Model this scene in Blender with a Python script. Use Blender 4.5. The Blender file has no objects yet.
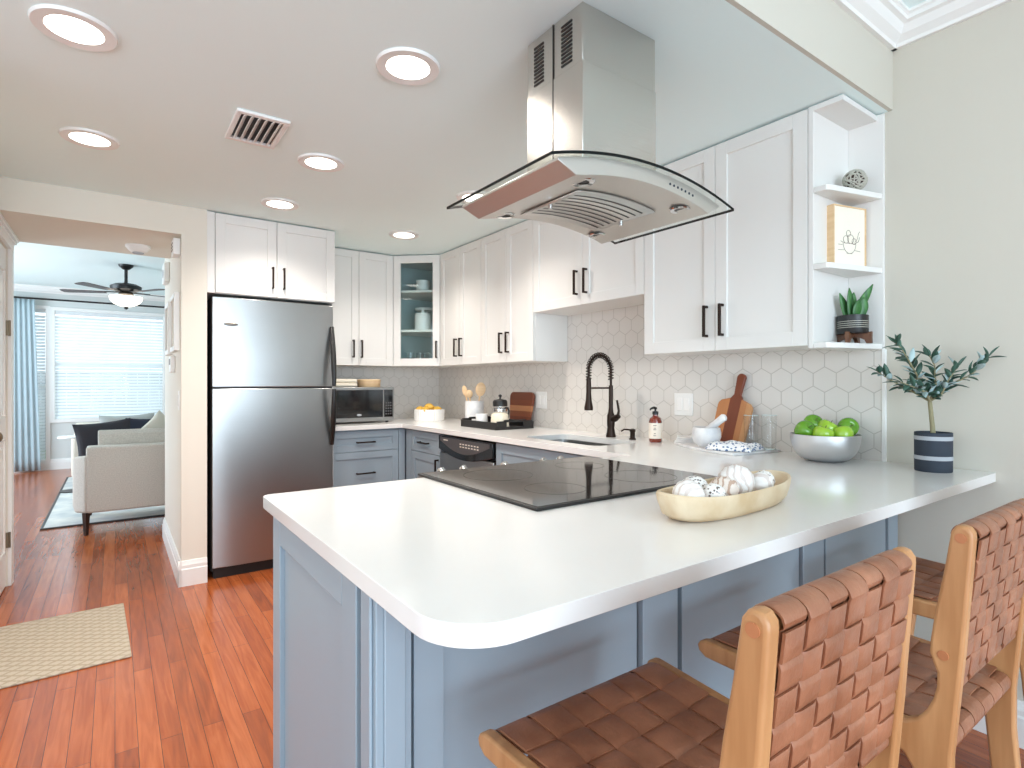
import bpy, bmesh, math, random
from mathutils import Vector, Matrix
random.seed(7)
C = bpy.context.scene.collection
SC = bpy.context.scene
PI = math.pi

# ------------------------------------------------------------------ camera, world, lights, exposure
cam_d = bpy.data.cameras.new('camera')
cam_d.sensor_width = 36.0
cam_d.lens = 555 / 1024 * 36.0
cam_d.clip_start = 0.02
cam = bpy.data.objects.new('camera', cam_d)
C.objects.link(cam)
cam.location = (0, 0, 1.222)
cam.rotation_euler = (PI / 2, 0, -math.atan(397 / 555))
SC.camera = cam

SC.view_settings.view_transform = 'Standard'
SC.view_settings.look = 'None'
SC.view_settings.gamma = 1
SC.view_settings.use_curve_mapping = False
SC.view_settings.exposure = 0.36
SC.cycles.use_denoising = True
SC.cycles.max_bounces = 12
SC.cycles.diffuse_bounces = 9
SC.cycles.glossy_bounces = 5
SC.cycles.transmission_bounces = 8
SC.cycles.transparent_max_bounces = 12
SC.cycles.sample_clamp_indirect = 4.0
SC.cycles.caustics_reflective = False
SC.cycles.caustics_refractive = False

world = bpy.data.worlds.new('daylight_sky')
SC.world = world
world.use_nodes = True
bg = world.node_tree.nodes['Background']
bg.inputs[0].default_value = (0.82, 0.92, 1.0, 1)
bg.inputs[1].default_value = 1.7


def area_light(name, loc, rot, sx, sy, watts, col):
    d = bpy.data.lights.new(name, 'AREA')
    d.shape = 'RECTANGLE'
    d.size, d.size_y = sx, sy
    d.energy = watts
    d.color = col
    o = bpy.data.objects.new(name, d)
    C.objects.link(o)
    o.location, o.rotation_euler = loc, rot
    return o


DAY = (0.72, 0.87, 1.0)
# daylight through the rear dining windows and the living room window, plus two added side fills
area_light('daylight_dining_rear', (-0.1, -3.15, 1.35), (PI / 2 - 0.03, 0, 0), 3.4, 2.1, 145, (0.66, 0.84, 1.0))
area_light('fill_dining_side', (-3.15, 0.1, 1.35), (PI / 2 + 0.15, 0, -PI / 2), 4.0, 2.1, 26, DAY)  # added fill through the unseen left opening, to brighten the kitchen
area_light('daylight_living', (-0.05, 10.75, 1.5), (-PI / 2, 0, 0), 2.6, 2.0, 24, (0.9, 0.95, 1.0))
area_light('fill_living_side', (-3.15, 7.6, 1.4), (PI / 2, 0, -PI / 2), 2.4, 1.8, 140, DAY)  # added fill from an unseen side opening, to brighten the living room


# ------------------------------------------------------------------ materials
def lin(c):
    return tuple(((v / 255) / 12.92 if v / 255 <= 0.04045 else ((v / 255 + 0.055) / 1.055) ** 2.4) for v in c) + (1,)


def mat(name, rgb, rough=0.5, metal=0.0, bump=None, coat=0.0, spec=None, trans=0.0, ior=None, aniso=0.0, var=None):
    m = bpy.data.materials.new(name)
    m.use_nodes = True
    nt = m.node_tree
    b = nt.nodes['Principled BSDF']
    b.inputs['Base Color'].default_value = lin(rgb)
    b.inputs['Roughness'].default_value = rough
    b.inputs['Metallic'].default_value = metal
    b.inputs['Coat Weight'].default_value = coat
    b.inputs['Transmission Weight'].default_value = trans
    b.inputs['Anisotropic'].default_value = aniso
    if spec is not None:
        b.inputs['Specular IOR Level'].default_value = spec
    if ior:
        b.inputs['IOR'].default_value = ior
    if bump or var:
        tc = nt.nodes.new('ShaderNodeTexCoord')
        mp = nt.nodes.new('ShaderNodeMapping')
        nt.links.new(tc.outputs['Object'], mp.inputs[0])
        sc = (bump or var)[0]
        mp.inputs['Scale'].default_value = sc if isinstance(sc, tuple) else (sc, sc, sc)
        n = nt.nodes.new('ShaderNodeTexNoise')
        n.inputs['Scale'].default_value = 1.0
        n.inputs['Detail'].default_value = 4
        nt.links.new(mp.outputs[0], n.inputs['Vector'])
        if bump:
            bp = nt.nodes.new('ShaderNodeBump')
            bp.inputs['Strength'].default_value = bump[1]
            bp.inputs['Distance'].default_value = 0.01
            nt.links.new(n.outputs['Fac'], bp.inputs['Height'])
            nt.links.new(bp.outputs[0], b.inputs['Normal'])
        if var:
            cr = nt.nodes.new('ShaderNodeValToRGB')
            cr.color_ramp.elements[0].position = 0.35
            cr.color_ramp.elements[1].position = 0.68
            cr.color_ramp.elements[0].color = lin(var[1])
            cr.color_ramp.elements[1].color = lin(rgb)
            n2 = n
            if bump:
                mp2 = nt.nodes.new('ShaderNodeMapping')
                s2 = var[0]
                mp2.inputs['Scale'].default_value = s2 if isinstance(s2, tuple) else (s2, s2, s2)
                nt.links.new(tc.outputs['Object'], mp2.inputs[0])
                n2 = nt.nodes.new('ShaderNodeTexNoise')
                n2.inputs['Scale'].default_value = 1.0
                n2.inputs['Detail'].default_value = 4
                nt.links.new(mp2.outputs[0], n2.inputs['Vector'])
            nt.links.new(n2.outputs['Fac'], cr.inputs[0])
            nt.links.new(cr.outputs[0], b.inputs['Base Color'])
    return m


def emit(name, rgb, strength):
    m = bpy.data.materials.new(name)
    m.use_nodes = True
    b = m.node_tree.nodes['Principled BSDF']
    b.inputs['Base Color'].default_value = lin(rgb)
    b.inputs['Emission Color'].default_value = lin(rgb)
    b.inputs['Emission Strength'].default_value = strength
    return m


def clear_glass(name, tint=(0.93, 0.97, 0.95), refl=1.0):
    m = bpy.data.materials.new(name)
    m.use_nodes = True
    nt = m.node_tree
    nt.nodes.remove(nt.nodes['Principled BSDF'])
    out = nt.nodes['Material Output']
    t = nt.nodes.new('ShaderNodeBsdfTransparent')
    t.inputs[0].default_value = tint + (1,)
    g = nt.nodes.new('ShaderNodeBsdfGlossy')
    g.inputs['Roughness'].default_value = 0.02
    f = nt.nodes.new('ShaderNodeLayerWeight')
    f.inputs[0].default_value = 0.5
    pw = nt.nodes.new('ShaderNodeMath')
    pw.operation = 'POWER'
    pw.inputs[1].default_value = 4.0
    nt.links.new(f.outputs['Facing'], pw.inputs[0])
    ad = nt.nodes.new('ShaderNodeMath')
    ad.operation = 'MULTIPLY_ADD'
    ad.inputs[1].default_value = 0.5
    ad.inputs[2].default_value = 0.03
    nt.links.new(pw.outputs[0], ad.inputs[0])
    mx = nt.nodes.new('ShaderNodeMixShader')
    mu = nt.nodes.new('ShaderNodeMath')
    mu.operation = 'MULTIPLY'
    mu.inputs[1].default_value = refl
    nt.links.new(ad.outputs[0], mu.inputs[0])
    nt.links.new(mu.outputs[0], mx.inputs[0])
    nt.links.new(t.outputs[0], mx.inputs[1])
    nt.links.new(g.outputs[0], mx.inputs[2])
    nt.links.new(mx.outputs[0], out.inputs[0])
    return m


def plank_floor():
    m = bpy.data.materials.new('oak_plank_floor')
    m.use_nodes = True
    nt = m.node_tree
    b = nt.nodes['Principled BSDF']
    tc = nt.nodes.new('ShaderNodeTexCoord')
    mp = nt.nodes.new('ShaderNodeMapping')
    mp.inputs['Rotation'].default_value = (0, 0, PI / 2)
    nt.links.new(tc.outputs['Object'], mp.inputs[0])
    br = nt.nodes.new('ShaderNodeTexBrick')
    br.inputs['Color1'].default_value = (0, 0, 0, 1)
    br.inputs['Color2'].default_value = (1, 1, 1, 1)
    br.inputs['Mortar'].default_value = (0.5, 0.5, 0.5, 1)
    br.inputs['Scale'].default_value = 1.0
    br.inputs['Mortar Size'].default_value = 0.0009
    br.inputs['Brick Width'].default_value = 0.95
    br.inputs['Row Height'].default_value = 0.064
    br.offset = 0.37
    nt.links.new(mp.outputs[0], br.inputs[0])
    gm = nt.nodes.new('ShaderNodeMapping')
    gm.inputs['Scale'].default_value = (26, 1.7, 1)
    nt.links.new(tc.outputs['Object'], gm.inputs[0])
    gn = nt.nodes.new('ShaderNodeTexNoise')
    gn.inputs['Scale'].default_value = 1.5
    gn.inputs['Detail'].default_value = 6
    gn.inputs['Distortion'].default_value = 1.3
    nt.links.new(gm.outputs[0], gn.inputs['Vector'])
    mixf = nt.nodes.new('ShaderNodeMath')
    mixf.operation = 'MULTIPLY_ADD'
    mixf.inputs[1].default_value = 0.27
    nt.links.new(br.outputs['Color'], mixf.inputs[0])
    m2 = nt.nodes.new('ShaderNodeMath')
    m2.operation = 'MULTIPLY'
    m2.inputs[1].default_value = 0.70
    nt.links.new(gn.outputs['Fac'], m2.inputs[0])
    nt.links.new(m2.outputs[0], mixf.inputs[2])
    cr = nt.nodes.new('ShaderNodeValToRGB')
    e = cr.color_ramp.elements
    e[0].position, e[0].color = 0.12, lin((108, 52, 28))
    e[1].position, e[1].color = 0.85, lin((192, 110, 62))
    e2 = e.new(0.48)
    e2.color = lin((156, 78, 38))
    nt.links.new(mixf.outputs[0], cr.inputs[0])
    mo = nt.nodes.new('ShaderNodeMix')
    mo.data_type = 'RGBA'
    nt.links.new(br.outputs['Fac'], mo.inputs[0])
    nt.links.new(cr.outputs[0], mo.inputs[6])
    mo.inputs[7].default_value = lin((70, 28, 14))
    nt.links.new(mo.outputs[2], b.inputs['Base Color'])
    b.inputs['Roughness'].default_value = 0.2
    bp = nt.nodes.new('ShaderNodeBump')
    bp.inputs['Strength'].default_value = 0.12
    bp.inputs['Distance'].default_value = 0.004
    nt.links.new(gn.outputs['Fac'], bp.inputs['Height'])
    nt.links.new(bp.outputs[0], b.inputs['Normal'])
    return m


def hex_tile(name, ax, s=0.0955, o1=0.0, o2=0.0, grout=0.018):
    """pointy-top hexagon tiles; ax: object axis that runs along the wall (0 = x, 1 = y); z is up"""
    m = bpy.data.materials.new(name)
    m.use_nodes = True
    nt = m.node_tree
    b = nt.nodes['Principled BSDF']
    L = nt.links.new

    def mth(op, a, bb=None, cc=None):
        n = nt.nodes.new('ShaderNodeMath')
        n.operation = op
        for i, v in enumerate((a, bb, cc)):
            if v is None:
                continue
            if isinstance(v, (int, float)):
                n.inputs[i].default_value = v
            else:
                L(v, n.inputs[i])
        return n.outputs[0]
    tc = nt.nodes.new('ShaderNodeTexCoord')
    sp = nt.nodes.new('ShaderNodeSeparateXYZ')
    L(tc.outputs['Object'], sp.inputs[0])
    u = mth('MULTIPLY_ADD', sp.outputs[ax], 1 / s, o1 + 100)
    v = mth('MULTIPLY_ADD', sp.outputs[2], 1 / s, o2 + 100 * math.sqrt(3))
    r3 = math.sqrt(3)

    def cell(uo, vo):
        a = mth('SUBTRACT', mth('FLOORED_MODULO', mth('ADD', u, uo), 1.0), 0.5)
        c = mth('SUBTRACT', mth('FLOORED_MODULO', mth('ADD', v, vo), r3), r3 / 2)
        return mth('ABSOLUTE', a), mth('ABSOLUTE', c)

    def dist(a, c):
        return mth('MAXIMUM', a, mth('ADD', mth('MULTIPLY', a, 0.5), mth('MULTIPLY', c, r3 / 2)))
    a1, c1 = cell(0, 0)
    a2, c2 = cell(0.5, r3 / 2)
    d = mth('MINIMUM', dist(a1, c1), dist(a2, c2))
    edge = mth('SUBTRACT', 0.5, d)
    g = nt.nodes.new('ShaderNodeMapRange')
    g.interpolation_type = 'SMOOTHSTEP'
    g.inputs['From Min'].default_value = grout * 0.5
    g.inputs['From Max'].default_value = grout * 1.25
    L(edge, g.inputs['Value'])
    mx = nt.nodes.new('ShaderNodeMix')
    mx.data_type = 'RGBA'
    L(g.outputs[0], mx.inputs[0])
    mx.inputs[6].default_value = lin((188, 182, 175))
    mx.inputs[7].default_value = lin((216, 211, 205))
    L(mx.outputs[2], b.inputs['Base Color'])
    b.inputs['Roughness'].default_value = 0.22
    bp = nt.nodes.new('ShaderNodeBump')
    bp.inputs['Strength'].default_value = 0.5
    bp.inputs['Distance'].default_value = 0.002
    L(g.outputs[0], bp.inputs['Height'])
    L(bp.outputs[0], b.inputs['Normal'])
    return m


def stripe_wood(name, cols, ax, width, rough=0.45):
    """edge-glued boards: colour bands along an axis plus grain"""
    m = bpy.data.materials.new(name)
    m.use_nodes = True
    nt = m.node_tree
    b = nt.nodes['Principled BSDF']
    tc = nt.nodes.new('ShaderNodeTexCoord')
    sp = nt.nodes.new('ShaderNodeSeparateXYZ')
    nt.links.new(tc.outputs['Object'], sp.inputs[0])
    mr = nt.nodes.new('ShaderNodeMapRange')
    mr.inputs['From Min'].default_value = -width / 2
    mr.inputs['From Max'].default_value = width / 2
    nt.links.new(sp.outputs[ax], mr.inputs['Value'])
    cr = nt.nodes.new('ShaderNodeValToRGB')
    cr.color_ramp.interpolation = 'CONSTANT'
    e = cr.color_ramp.elements
    while len(e) > 1:
        e.remove(e[-1])
    e[0].position, e[0].color = 0, lin(cols[0])
    for i, c in enumerate(cols[1:], 1):
        x = e.new(i / len(cols))
        x.color = lin(c)
    nt.links.new(mr.outputs[0], cr.inputs[0])
    n = nt.nodes.new('ShaderNodeTexNoise')
    mp = nt.nodes.new('ShaderNodeMapping')
    s = [60, 60, 60]
    s[2 if ax != 2 else 1] = 6
    mp.inputs['Scale'].default_value = s
    nt.links.new(tc.outputs['Object'], mp.inputs[0])
    nt.links.new(mp.outputs[0], n.inputs['Vector'])
    n.inputs['Scale'].default_value = 1
    mx = nt.nodes.new('ShaderNodeMix')
    mx.data_type = 'RGBA'
    mx.blend_type = 'MULTIPLY'
    mx.inputs[0].default_value = 0.55
    nt.links.new(cr.outputs[0], mx.inputs[6])
    nt.links.new(n.outputs['Color'], mx.inputs[7])
    c2 = nt.nodes.new('ShaderNodeValToRGB')
    c2.color_ramp.elements[0].color = (0.45, 0.45, 0.45, 1)
    nt.links.new(n.outputs['Fac'], c2.inputs[0])
    nt.links.new(c2.outputs[0], mx.inputs[7])
    nt.links.new(mx.outputs[2], b.inputs['Base Color'])
    b.inputs['Roughness'].default_value = rough
    return m


M = dict(
    floor=plank_floor(),
    ceil=mat('ceiling_white_paint', (230, 246, 246), 0.9, bump=(220.0, 0.06)),
    wall=mat('warm_cream_wall_paint', (224, 218, 206), 0.85, bump=(160.0, 0.04)),
    wallr=mat('greige_wall_paint', (199, 194, 182), 0.85, bump=((90, 90, 4), 0.05)),
    wall_living=mat('pale_grey_blue_wall_paint', (206, 210, 208), 0.9),
    trim=mat('white_trim_paint', (232, 231, 228), 0.4),
    white=mat('white_cabinet_paint', (224, 222, 218), 0.38),
    interior=mat('cabinet_interior_blue_grey', (178, 196, 196), 0.6),
    grey=mat('blue_grey_cabinet_paint', (146, 160, 170), 0.42),
    bronze=mat('dark_bronze_metal', (52, 40, 34), 0.38, 0.8),
    black=mat('satin_black', (22, 21, 21), 0.4),
    blackg=mat('gloss_black', (12, 12, 13), 0.12, coat=0.4),
    steel=mat('brushed_stainless', (164, 163, 161), 0.3, 1.0, bump=((2, 2, 320), 0.05)),
    steelh=mat('hood_stainless', (205, 202, 196), 0.36, 0.8, bump=((3, 3, 260), 0.04)),
    steelc=mat('chimney_stainless', (205, 202, 196), 0.26, 1.0, bump=((3, 3, 260), 0.04)),
    steeld=mat('dark_stainless', (120, 112, 104), 0.35, 1.0),
    chrome=mat('chrome', (210, 210, 210), 0.12, 1.0),
    bowlsteel=mat('satin_bowl_steel', (222, 222, 224), 0.38, 1.0),
    quartz=mat('white_quartz', (231, 229, 226), 0.16, coat=0.1, var=((3.0, 3.0, 3.0), (227, 225, 222))),
    ctglass=mat('black_ceramic_glass', (16, 14, 13), 0.07, ior=2.0),
    tile_y=hex_tile('white_hex_tile_side', 1, o1=0.36, o2=0.0),
    tile_x=hex_tile('white_hex_tile_back', 0, o1=0.2, o2=0.0),
    oak=mat('light_oak', (190, 140, 94), 0.42, bump=((30, 30, 4), 0.06), var=((40, 40, 4), (168, 117, 73))),
    leather=mat('brown_leather', (160, 106, 78), 0.4, bump=(120.0, 0.12), var=(14.0, (128, 80, 56))),
    plug=mat('dowel_wood', (176, 112, 72), 0.5),
    walnut=mat('walnut_stain', (112, 72, 46), 0.5, var=((40, 40, 5), (84, 50, 30))),
    paddle=stripe_wood('striped_hardwood', [(196, 128, 78), (196, 128, 78), (126, 60, 34), (126, 60, 34), (190, 126, 78), (206, 150, 100)], 0, 0.18),
    acacia=stripe_wood('banded_acacia', [(122, 60, 36), (122, 60, 36), (146, 78, 46), (196, 130, 84), (132, 66, 38), (120, 58, 34)], 2, 0.24),
    palewood=mat('pale_carved_wood', (222, 204, 176), 0.6, bump=((18, 18, 4), 0.15), var=((9, 20, 9), (200, 172, 134))),
    boxwood=mat('bent_plywood', (226, 196, 156), 0.6, var=((4, 4, 60), (214, 180, 138))),
    linen=mat('cream_linen', (232, 222, 204), 0.95, bump=(300.0, 0.3)),
    marble=mat('white_marble', (236, 234, 232), 0.3, var=(14.0, (206, 206, 208))),
    ceramic=mat('white_ceramic', (240, 238, 235), 0.25),
    cream=mat('cream_ceramic', (232, 222, 200), 0.4),
    navy=mat('matte_navy_pot', (44, 52, 64), 0.75),
    potband=mat('pale_grey_band', (168, 172, 178), 0.8),
    soil=mat('dark_soil', (48, 38, 30), 0.95, bump=(90.0, 0.8)),
    bark=mat('olive_bark', (142, 134, 104), 0.85, bump=(80.0, 0.5)),
    leaf=mat('olive_leaf', (72, 104, 88), 0.5, var=(26.0, (48, 80, 68))),
    leafu=mat('olive_leaf_pale_underside', (168, 190, 190), 0.55),
    snake=mat('snake_plant_leaf', (74, 128, 66), 0.45, var=((60, 60, 12), (40, 84, 46))),
    apple=mat('green_apple_skin', (172, 204, 66), 0.22, coat=0.3, var=(18.0, (146, 190, 48))),
    appledark=mat('deep_green_apple_skin', (118, 168, 44), 0.22, coat=0.3, var=(18.0, (88, 142, 32))),
    stem=mat('brown_stem', (84, 62, 36), 0.8),
    lemon=mat('yellow_lemon_peel', (222, 176, 70), 0.45, bump=(200.0, 0.2)),
    amber=mat('amber_glass', (120, 38, 16), 0.08, coat=0.6, spec=0.7),
    label=mat('paper_label', (236, 226, 212), 0.7),
    ink=mat('grey_print', (120, 108, 98), 0.8),
    glass=clear_glass('clear_glass', (0.985, 0.99, 0.99)),
    hoodglass=clear_glass('hood_clear_glass', (0.965, 0.988, 0.975), 0.8),
    cabglass=clear_glass('cabinet_glass', (0.9, 0.95, 0.95)),
    glassrim=mat('glass_rim', (200, 214, 212), 0.1),
    edge=mat('dark_green_glass_edge', (8, 14, 13), 0.45, spec=0.2),
    sofa=mat('light_grey_tweed', (218, 211, 201), 0.95, bump=(400.0, 0.4), var=(120.0, (200, 193, 184))),
    navyf=mat('navy_velvet', (40, 46, 62), 0.85),
    charcoal=mat('charcoal_fabric', (52, 50, 56), 0.9),
    greyf=mat('grey_pillow_fabric', (188, 190, 188), 0.95),
    beigef=mat('beige_pillow_fabric', (208, 200, 186), 0.95),
    espresso=mat('espresso_wood', (52, 32, 24), 0.4),
    rug=mat('pale_blue_grey_rug', (226, 222, 214), 0.98, bump=(160.0, 0.5), var=(5.0, (190, 192, 192))),
    rugedge=mat('rug_dark_binding', (84, 84, 84), 0.95),
    teal=mat('teal_blue_curtain', (168, 184, 190), 0.9),
    bulbglass=emit('lit_frosted_glass', (255, 246, 232), 2.0),
    lens=emit('lit_downlight_lens', (255, 246, 236), 6.0),
    canvas=mat('cream_canvas', (234, 228, 212), 0.9),
    rattan=mat('grey_rattan', (176, 174, 162), 0.8),
    outside=mat('outside_grey_fence', (150, 158, 166), 0.9),
    ground=mat('outside_lawn', (120, 140, 96), 0.95),
    doorp=mat('white_door_paint', (232, 229, 225), 0.32),
    brass=mat('aged_nickel', (128, 112, 92), 0.35, 0.9),
)


def diamond_mat():
    m = bpy.data.materials.new('beige_diamond_mat')
    m.use_nodes = True
    nt = m.node_tree
    b = nt.nodes['Principled BSDF']
    tc = nt.nodes.new('ShaderNodeTexCoord')
    res = []
    for s in (1, -1):
        mp = nt.nodes.new('ShaderNodeMapping')
        mp.inputs['Rotation'].default_value = (0, 0, s * 0.95)
        nt.links.new(tc.outputs['Object'], mp.inputs[0])
        w = nt.nodes.new('ShaderNodeTexWave')
        w.inputs['Scale'].default_value = 7.5
        w.inputs['Distortion'].default_value = 1.0
        w.inputs['Detail Scale'].default_value = 12
        nt.links.new(mp.outputs[0], w.inputs['Vector'])
        res.append(w.outputs['Fac'])
    mx = nt.nodes.new('ShaderNodeMath')
    mx.operation = 'MAXIMUM'
    nt.links.new(res[0], mx.inputs[0])
    nt.links.new(res[1], mx.inputs[1])
    cr = nt.nodes.new('ShaderNodeValToRGB')
    cr.color_ramp.elements[0].position = 0.72
    cr.color_ramp.elements[0].color = lin((182, 170, 152))
    cr.color_ramp.elements[1].position = 0.98
    cr.color_ramp.elements[1].color = lin((158, 145, 126))
    nt.links.new(mx.outputs[0], cr.inputs[0])
    nt.links.new(cr.outputs[0], b.inputs['Base Color'])
    b.inputs['Roughness'].default_value = 0.98
    n = nt.nodes.new('ShaderNodeTexNoise')
    n.inputs['Scale'].default_value = 260
    nt.links.new(tc.outputs['Object'], n.inputs['Vector'])
    bp = nt.nodes.new('ShaderNodeBump')
    bp.inputs['Strength'].default_value = 0.4
    nt.links.new(n.outputs['Fac'], bp.inputs['Height'])
    nt.links.new(bp.outputs[0], b.inputs['Normal'])
    return m


def dotted_cloth(name, base, ink, scale, thr, stripes=False):
    m = bpy.data.materials.new(name)
    m.use_nodes = True
    nt = m.node_tree
    b = nt.nodes['Principled BSDF']
    tc = nt.nodes.new('ShaderNodeTexCoord')
    if stripes:
        v = nt.nodes.new('ShaderNodeTexWave')
        v.inputs['Scale'].default_value = scale
        v.inputs['Distortion'].default_value = 6.0
        v.inputs['Detail'].default_value = 3
        o = v.outputs['Fac']
    else:
        v = nt.nodes.new('ShaderNodeTexVoronoi')
        v.inputs['Scale'].default_value = scale
        o = v.outputs['Distance']
    nt.links.new(tc.outputs['Object'], v.inputs['Vector'])
    cr = nt.nodes.new('ShaderNodeValToRGB')
    cr.color_ramp.elements[0].position = thr
    cr.color_ramp.elements[0].color = lin(ink)
    cr.color_ramp.elements[1].position = thr + 0.08
    cr.color_ramp.elements[1].color = lin(base)
    nt.links.new(o, cr.inputs[0])
    nt.links.new(cr.outputs[0], b.inputs['Base Color'])
    b.inputs['Roughness'].default_value = 0.92
    return m


def translucent(name, rgb, f):
    m = mat(name, rgb, 0.6)
    nt = m.node_tree
    t_ = nt.nodes.new('ShaderNodeBsdfTranslucent')
    t_.inputs[0].default_value = lin(rgb)
    mx = nt.nodes.new('ShaderNodeMixShader')
    mx.inputs[0].default_value = f
    nt.links.new(nt.nodes['Principled BSDF'].outputs[0], mx.inputs[1])
    nt.links.new(t_.outputs[0], mx.inputs[2])
    nt.links.new(mx.outputs[0], nt.nodes['Material Output'].inputs[0])
    return m


M['blind'] = translucent('white_blind_slat', (236, 240, 242), 0.35)
M['mat'] = diamond_mat()
M['dots'] = dotted_cloth('white_cloth_black_dots', (238, 233, 228), (110, 98, 92), 120, 0.3)
M['twist'] = dotted_cloth('white_cloth_soft_stripes', (238, 234, 230), (216, 204, 197), 18, 0.2, True)
M['twistb'] = dotted_cloth('cream_cloth_brown_stripes', (226, 212, 200), (188, 158, 138), 24, 0.25, True)
M['napkin'] = dotted_cloth('white_cloth_blue_pattern', (236, 236, 238), (92, 116, 152), 75, 0.36)


# ------------------------------------------------------------------ mesh helpers
class MB:
    def __init__(self):
        self.b = bmesh.new()

    def box(self, x0, x1, y0, y1, z0, z1):
        v = [self.b.verts.new(p) for p in ((x0, y0, z0), (x1, y0, z0), (x1, y1, z0), (x0, y1, z0), (x0, y0, z1), (x1, y0, z1), (x1, y1, z1), (x0, y1, z1))]
        for f in ((0, 3, 2, 1), (4, 5, 6, 7), (0, 1, 5, 4), (1, 2, 6, 5), (2, 3, 7, 6), (3, 0, 4, 7)):
            self.b.faces.new([v[i] for i in f])
        return self

    def prism(self, poly, fn, a0, a1):
        """poly: 2D outline; fn(p, a) -> 3D point"""
        A = [self.b.verts.new(fn(p, a0)) for p in poly]
        B = [self.b.verts.new(fn(p, a1)) for p in poly]
        n = len(poly)
        fs = [self.b.faces.new(A), self.b.faces.new(B[::-1])]
        for i in range(n):
            fs.append(self.b.faces.new((A[i], B[i], B[(i + 1) % n], A[(i + 1) % n])))
        bmesh.ops.recalc_face_normals(self.b, faces=fs)
        return self

    def xy(self, poly, z0, z1):
        return self.prism(poly, lambda p, a: (p[0], p[1], a), z0, z1)

    def lathe(self, prof, c=(0, 0, 0), seg=32, sx=1.0, sy=1.0, tw=None):
        """prof: (r, z) list from bottom to top"""
        rings = []
        for r, z in prof:
            if r < 1e-6:
                rings.append([self.b.verts.new((c[0], c[1], c[2] + z))])
            else:
                rings.append([self.b.verts.new((c[0] + sx * r * math.cos(2 * PI * k / seg), c[1] + sy * r * math.sin(2 * PI * k / seg), c[2] + z)) for k in range(seg)])
        fs = []
        for A, B in zip(rings, rings[1:]):
            for k in range(seg):
                k2 = (k + 1) % seg
                if len(A) == 1 and len(B) == 1:
                    continue
                if len(A) == 1:
                    fs.append(self.b.faces.new((A[0], B[k2], B[k])))
                elif len(B) == 1:
                    fs.append(self.b.faces.new((A[k], A[k2], B[0])))
                else:
                    fs.append(self.b.faces.new((A[k], A[k2], B[k2], B[k])))
        return self

    def tube(self, pts, r, seg=10, caps=True):
        pts = [Vector(p) for p in pts]
        n = len(pts)
        rs = r if isinstance(r, (list, tuple)) else [r] * n
        t0 = (pts[1] - pts[0]).normalized()
        up = Vector((0, 0, 1)) if abs(t0.z) < 0.9 else Vector((1, 0, 0))
        nx = t0.cross(up).normalized()
        rings = []
        for i, p in enumerate(pts):
            t = (pts[min(i + 1, n - 1)] - pts[max(i - 1, 0)]).normalized()
            nx = (nx - t * nx.dot(t))
            if nx.length < 1e-6:
                nx = t.orthogonal()
            nx.normalize()
            ny = t.cross(nx)
            rings.append([self.b.verts.new(p + rs[i] * (math.cos(2 * PI * k / seg) * nx + math.sin(2 * PI * k / seg) * ny)) for k in range(seg)])
        for A, B in zip(rings, rings[1:]):
            for k in range(seg):
                self.b.faces.new((A[k], A[(k + 1) % seg], B[(k + 1) % seg], B[k]))
        if caps:
            self.b.faces.new(rings[0][::-1])
            self.b.faces.new(rings[-1])
        return self

    def cyl(self, p0, p1, r, r1=None, seg=20):
        return self.tube([p0, p1], [r, r if r1 is None else r1], seg)

    def grid(self, nu, nv, fn, closed_u=False):
        V = [[self.b.verts.new(fn(i / nu, j / nv)) for j in range(nv + 1)] for i in range(nu + (0 if closed_u else 1))]
        for i in range(nu):
            i2 = (i + 1) % len(V)
            for j in range(nv):
                self.b.faces.new((V[i][j], V[i2][j], V[i2][j + 1], V[i][j + 1]))
        return self

    def sphere(self, c, r, s=(1, 1, 1), seg=20, fn=None):
        n0 = len(self.b.verts)
        ret = bmesh.ops.create_uvsphere(self.b, u_segments=seg, v_segments=max(8, seg // 2 + 2), radius=1)
        for v in ret['verts']:
            d = v.co.copy()
            k = fn(d) if fn else 1.0
            v.co = Vector((c[0] + d.x * r * s[0] * k, c[1] + d.y * r * s[1] * k, c[2] + d.z * r * s[2] * k))
        return self

    def move(self, m):
        bmesh.ops.transform(self.b, matrix=m, verts=self.b.verts)
        return self

    def obj(self, name, m, parent=None, bevel=0.0, smooth=0.6, loc=None, rot=None, seg=2):
        me = bpy.data.meshes.new(name)
        self.b.to_mesh(me)
        self.b.free()
        for mm in (m if isinstance(m, (list, tuple)) else [m]):
            me.materials.append(mm)
        if smooth:
            me.shade_smooth()
            me.set_sharp_from_angle(angle=smooth)
        o = bpy.data.objects.new(name, me)
        C.objects.link(o)
        if parent:
            o.parent = parent
        if loc:
            o.location = loc
        if rot:
            o.rotation_euler = rot
        if bevel:
            md = o.modifiers.new('bevel', 'BEVEL')
            md.width = bevel
            md.segments = seg
            md.limit_method = 'ANGLE'
            md.angle_limit = 0.7
        return o


def tag(o, label, cat, group=None):
    o['label'] = label
    o['category'] = cat
    if group:
        o['group'] = group
    return o


def thing(name, label, cat, loc=(0, 0, 0), rz=0.0, group=None):
    o = bpy.data.objects.new(name, None)
    o.empty_display_size = 0.05
    C.objects.link(o)
    o.location = loc
    o.rotation_euler = (0, 0, rz)
    return tag(o, label, cat, group)


def struct(o):
    o['kind'] = 'structure'
    return o


def dup(root, loc, rz, label, group=None):
    r = root.copy()
    C.objects.link(r)
    r.location = loc
    r.rotation_euler = (0, 0, rz)
    r['label'] = label
    if group:
        r['group'] = group
    for ch in list(root.children):
        c = ch.copy()
        C.objects.link(c)
        c.parent = r
        for g in ch.children:
            d = g.copy()
            C.objects.link(d)
            d.parent = c
    return r


def arc(cx, cy, r, a0, a1, n=8):
    return [(cx + r * math.cos(a0 + (a1 - a0) * i / n), cy + r * math.sin(a0 + (a1 - a0) * i / n)) for i in range(n + 1)]


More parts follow.
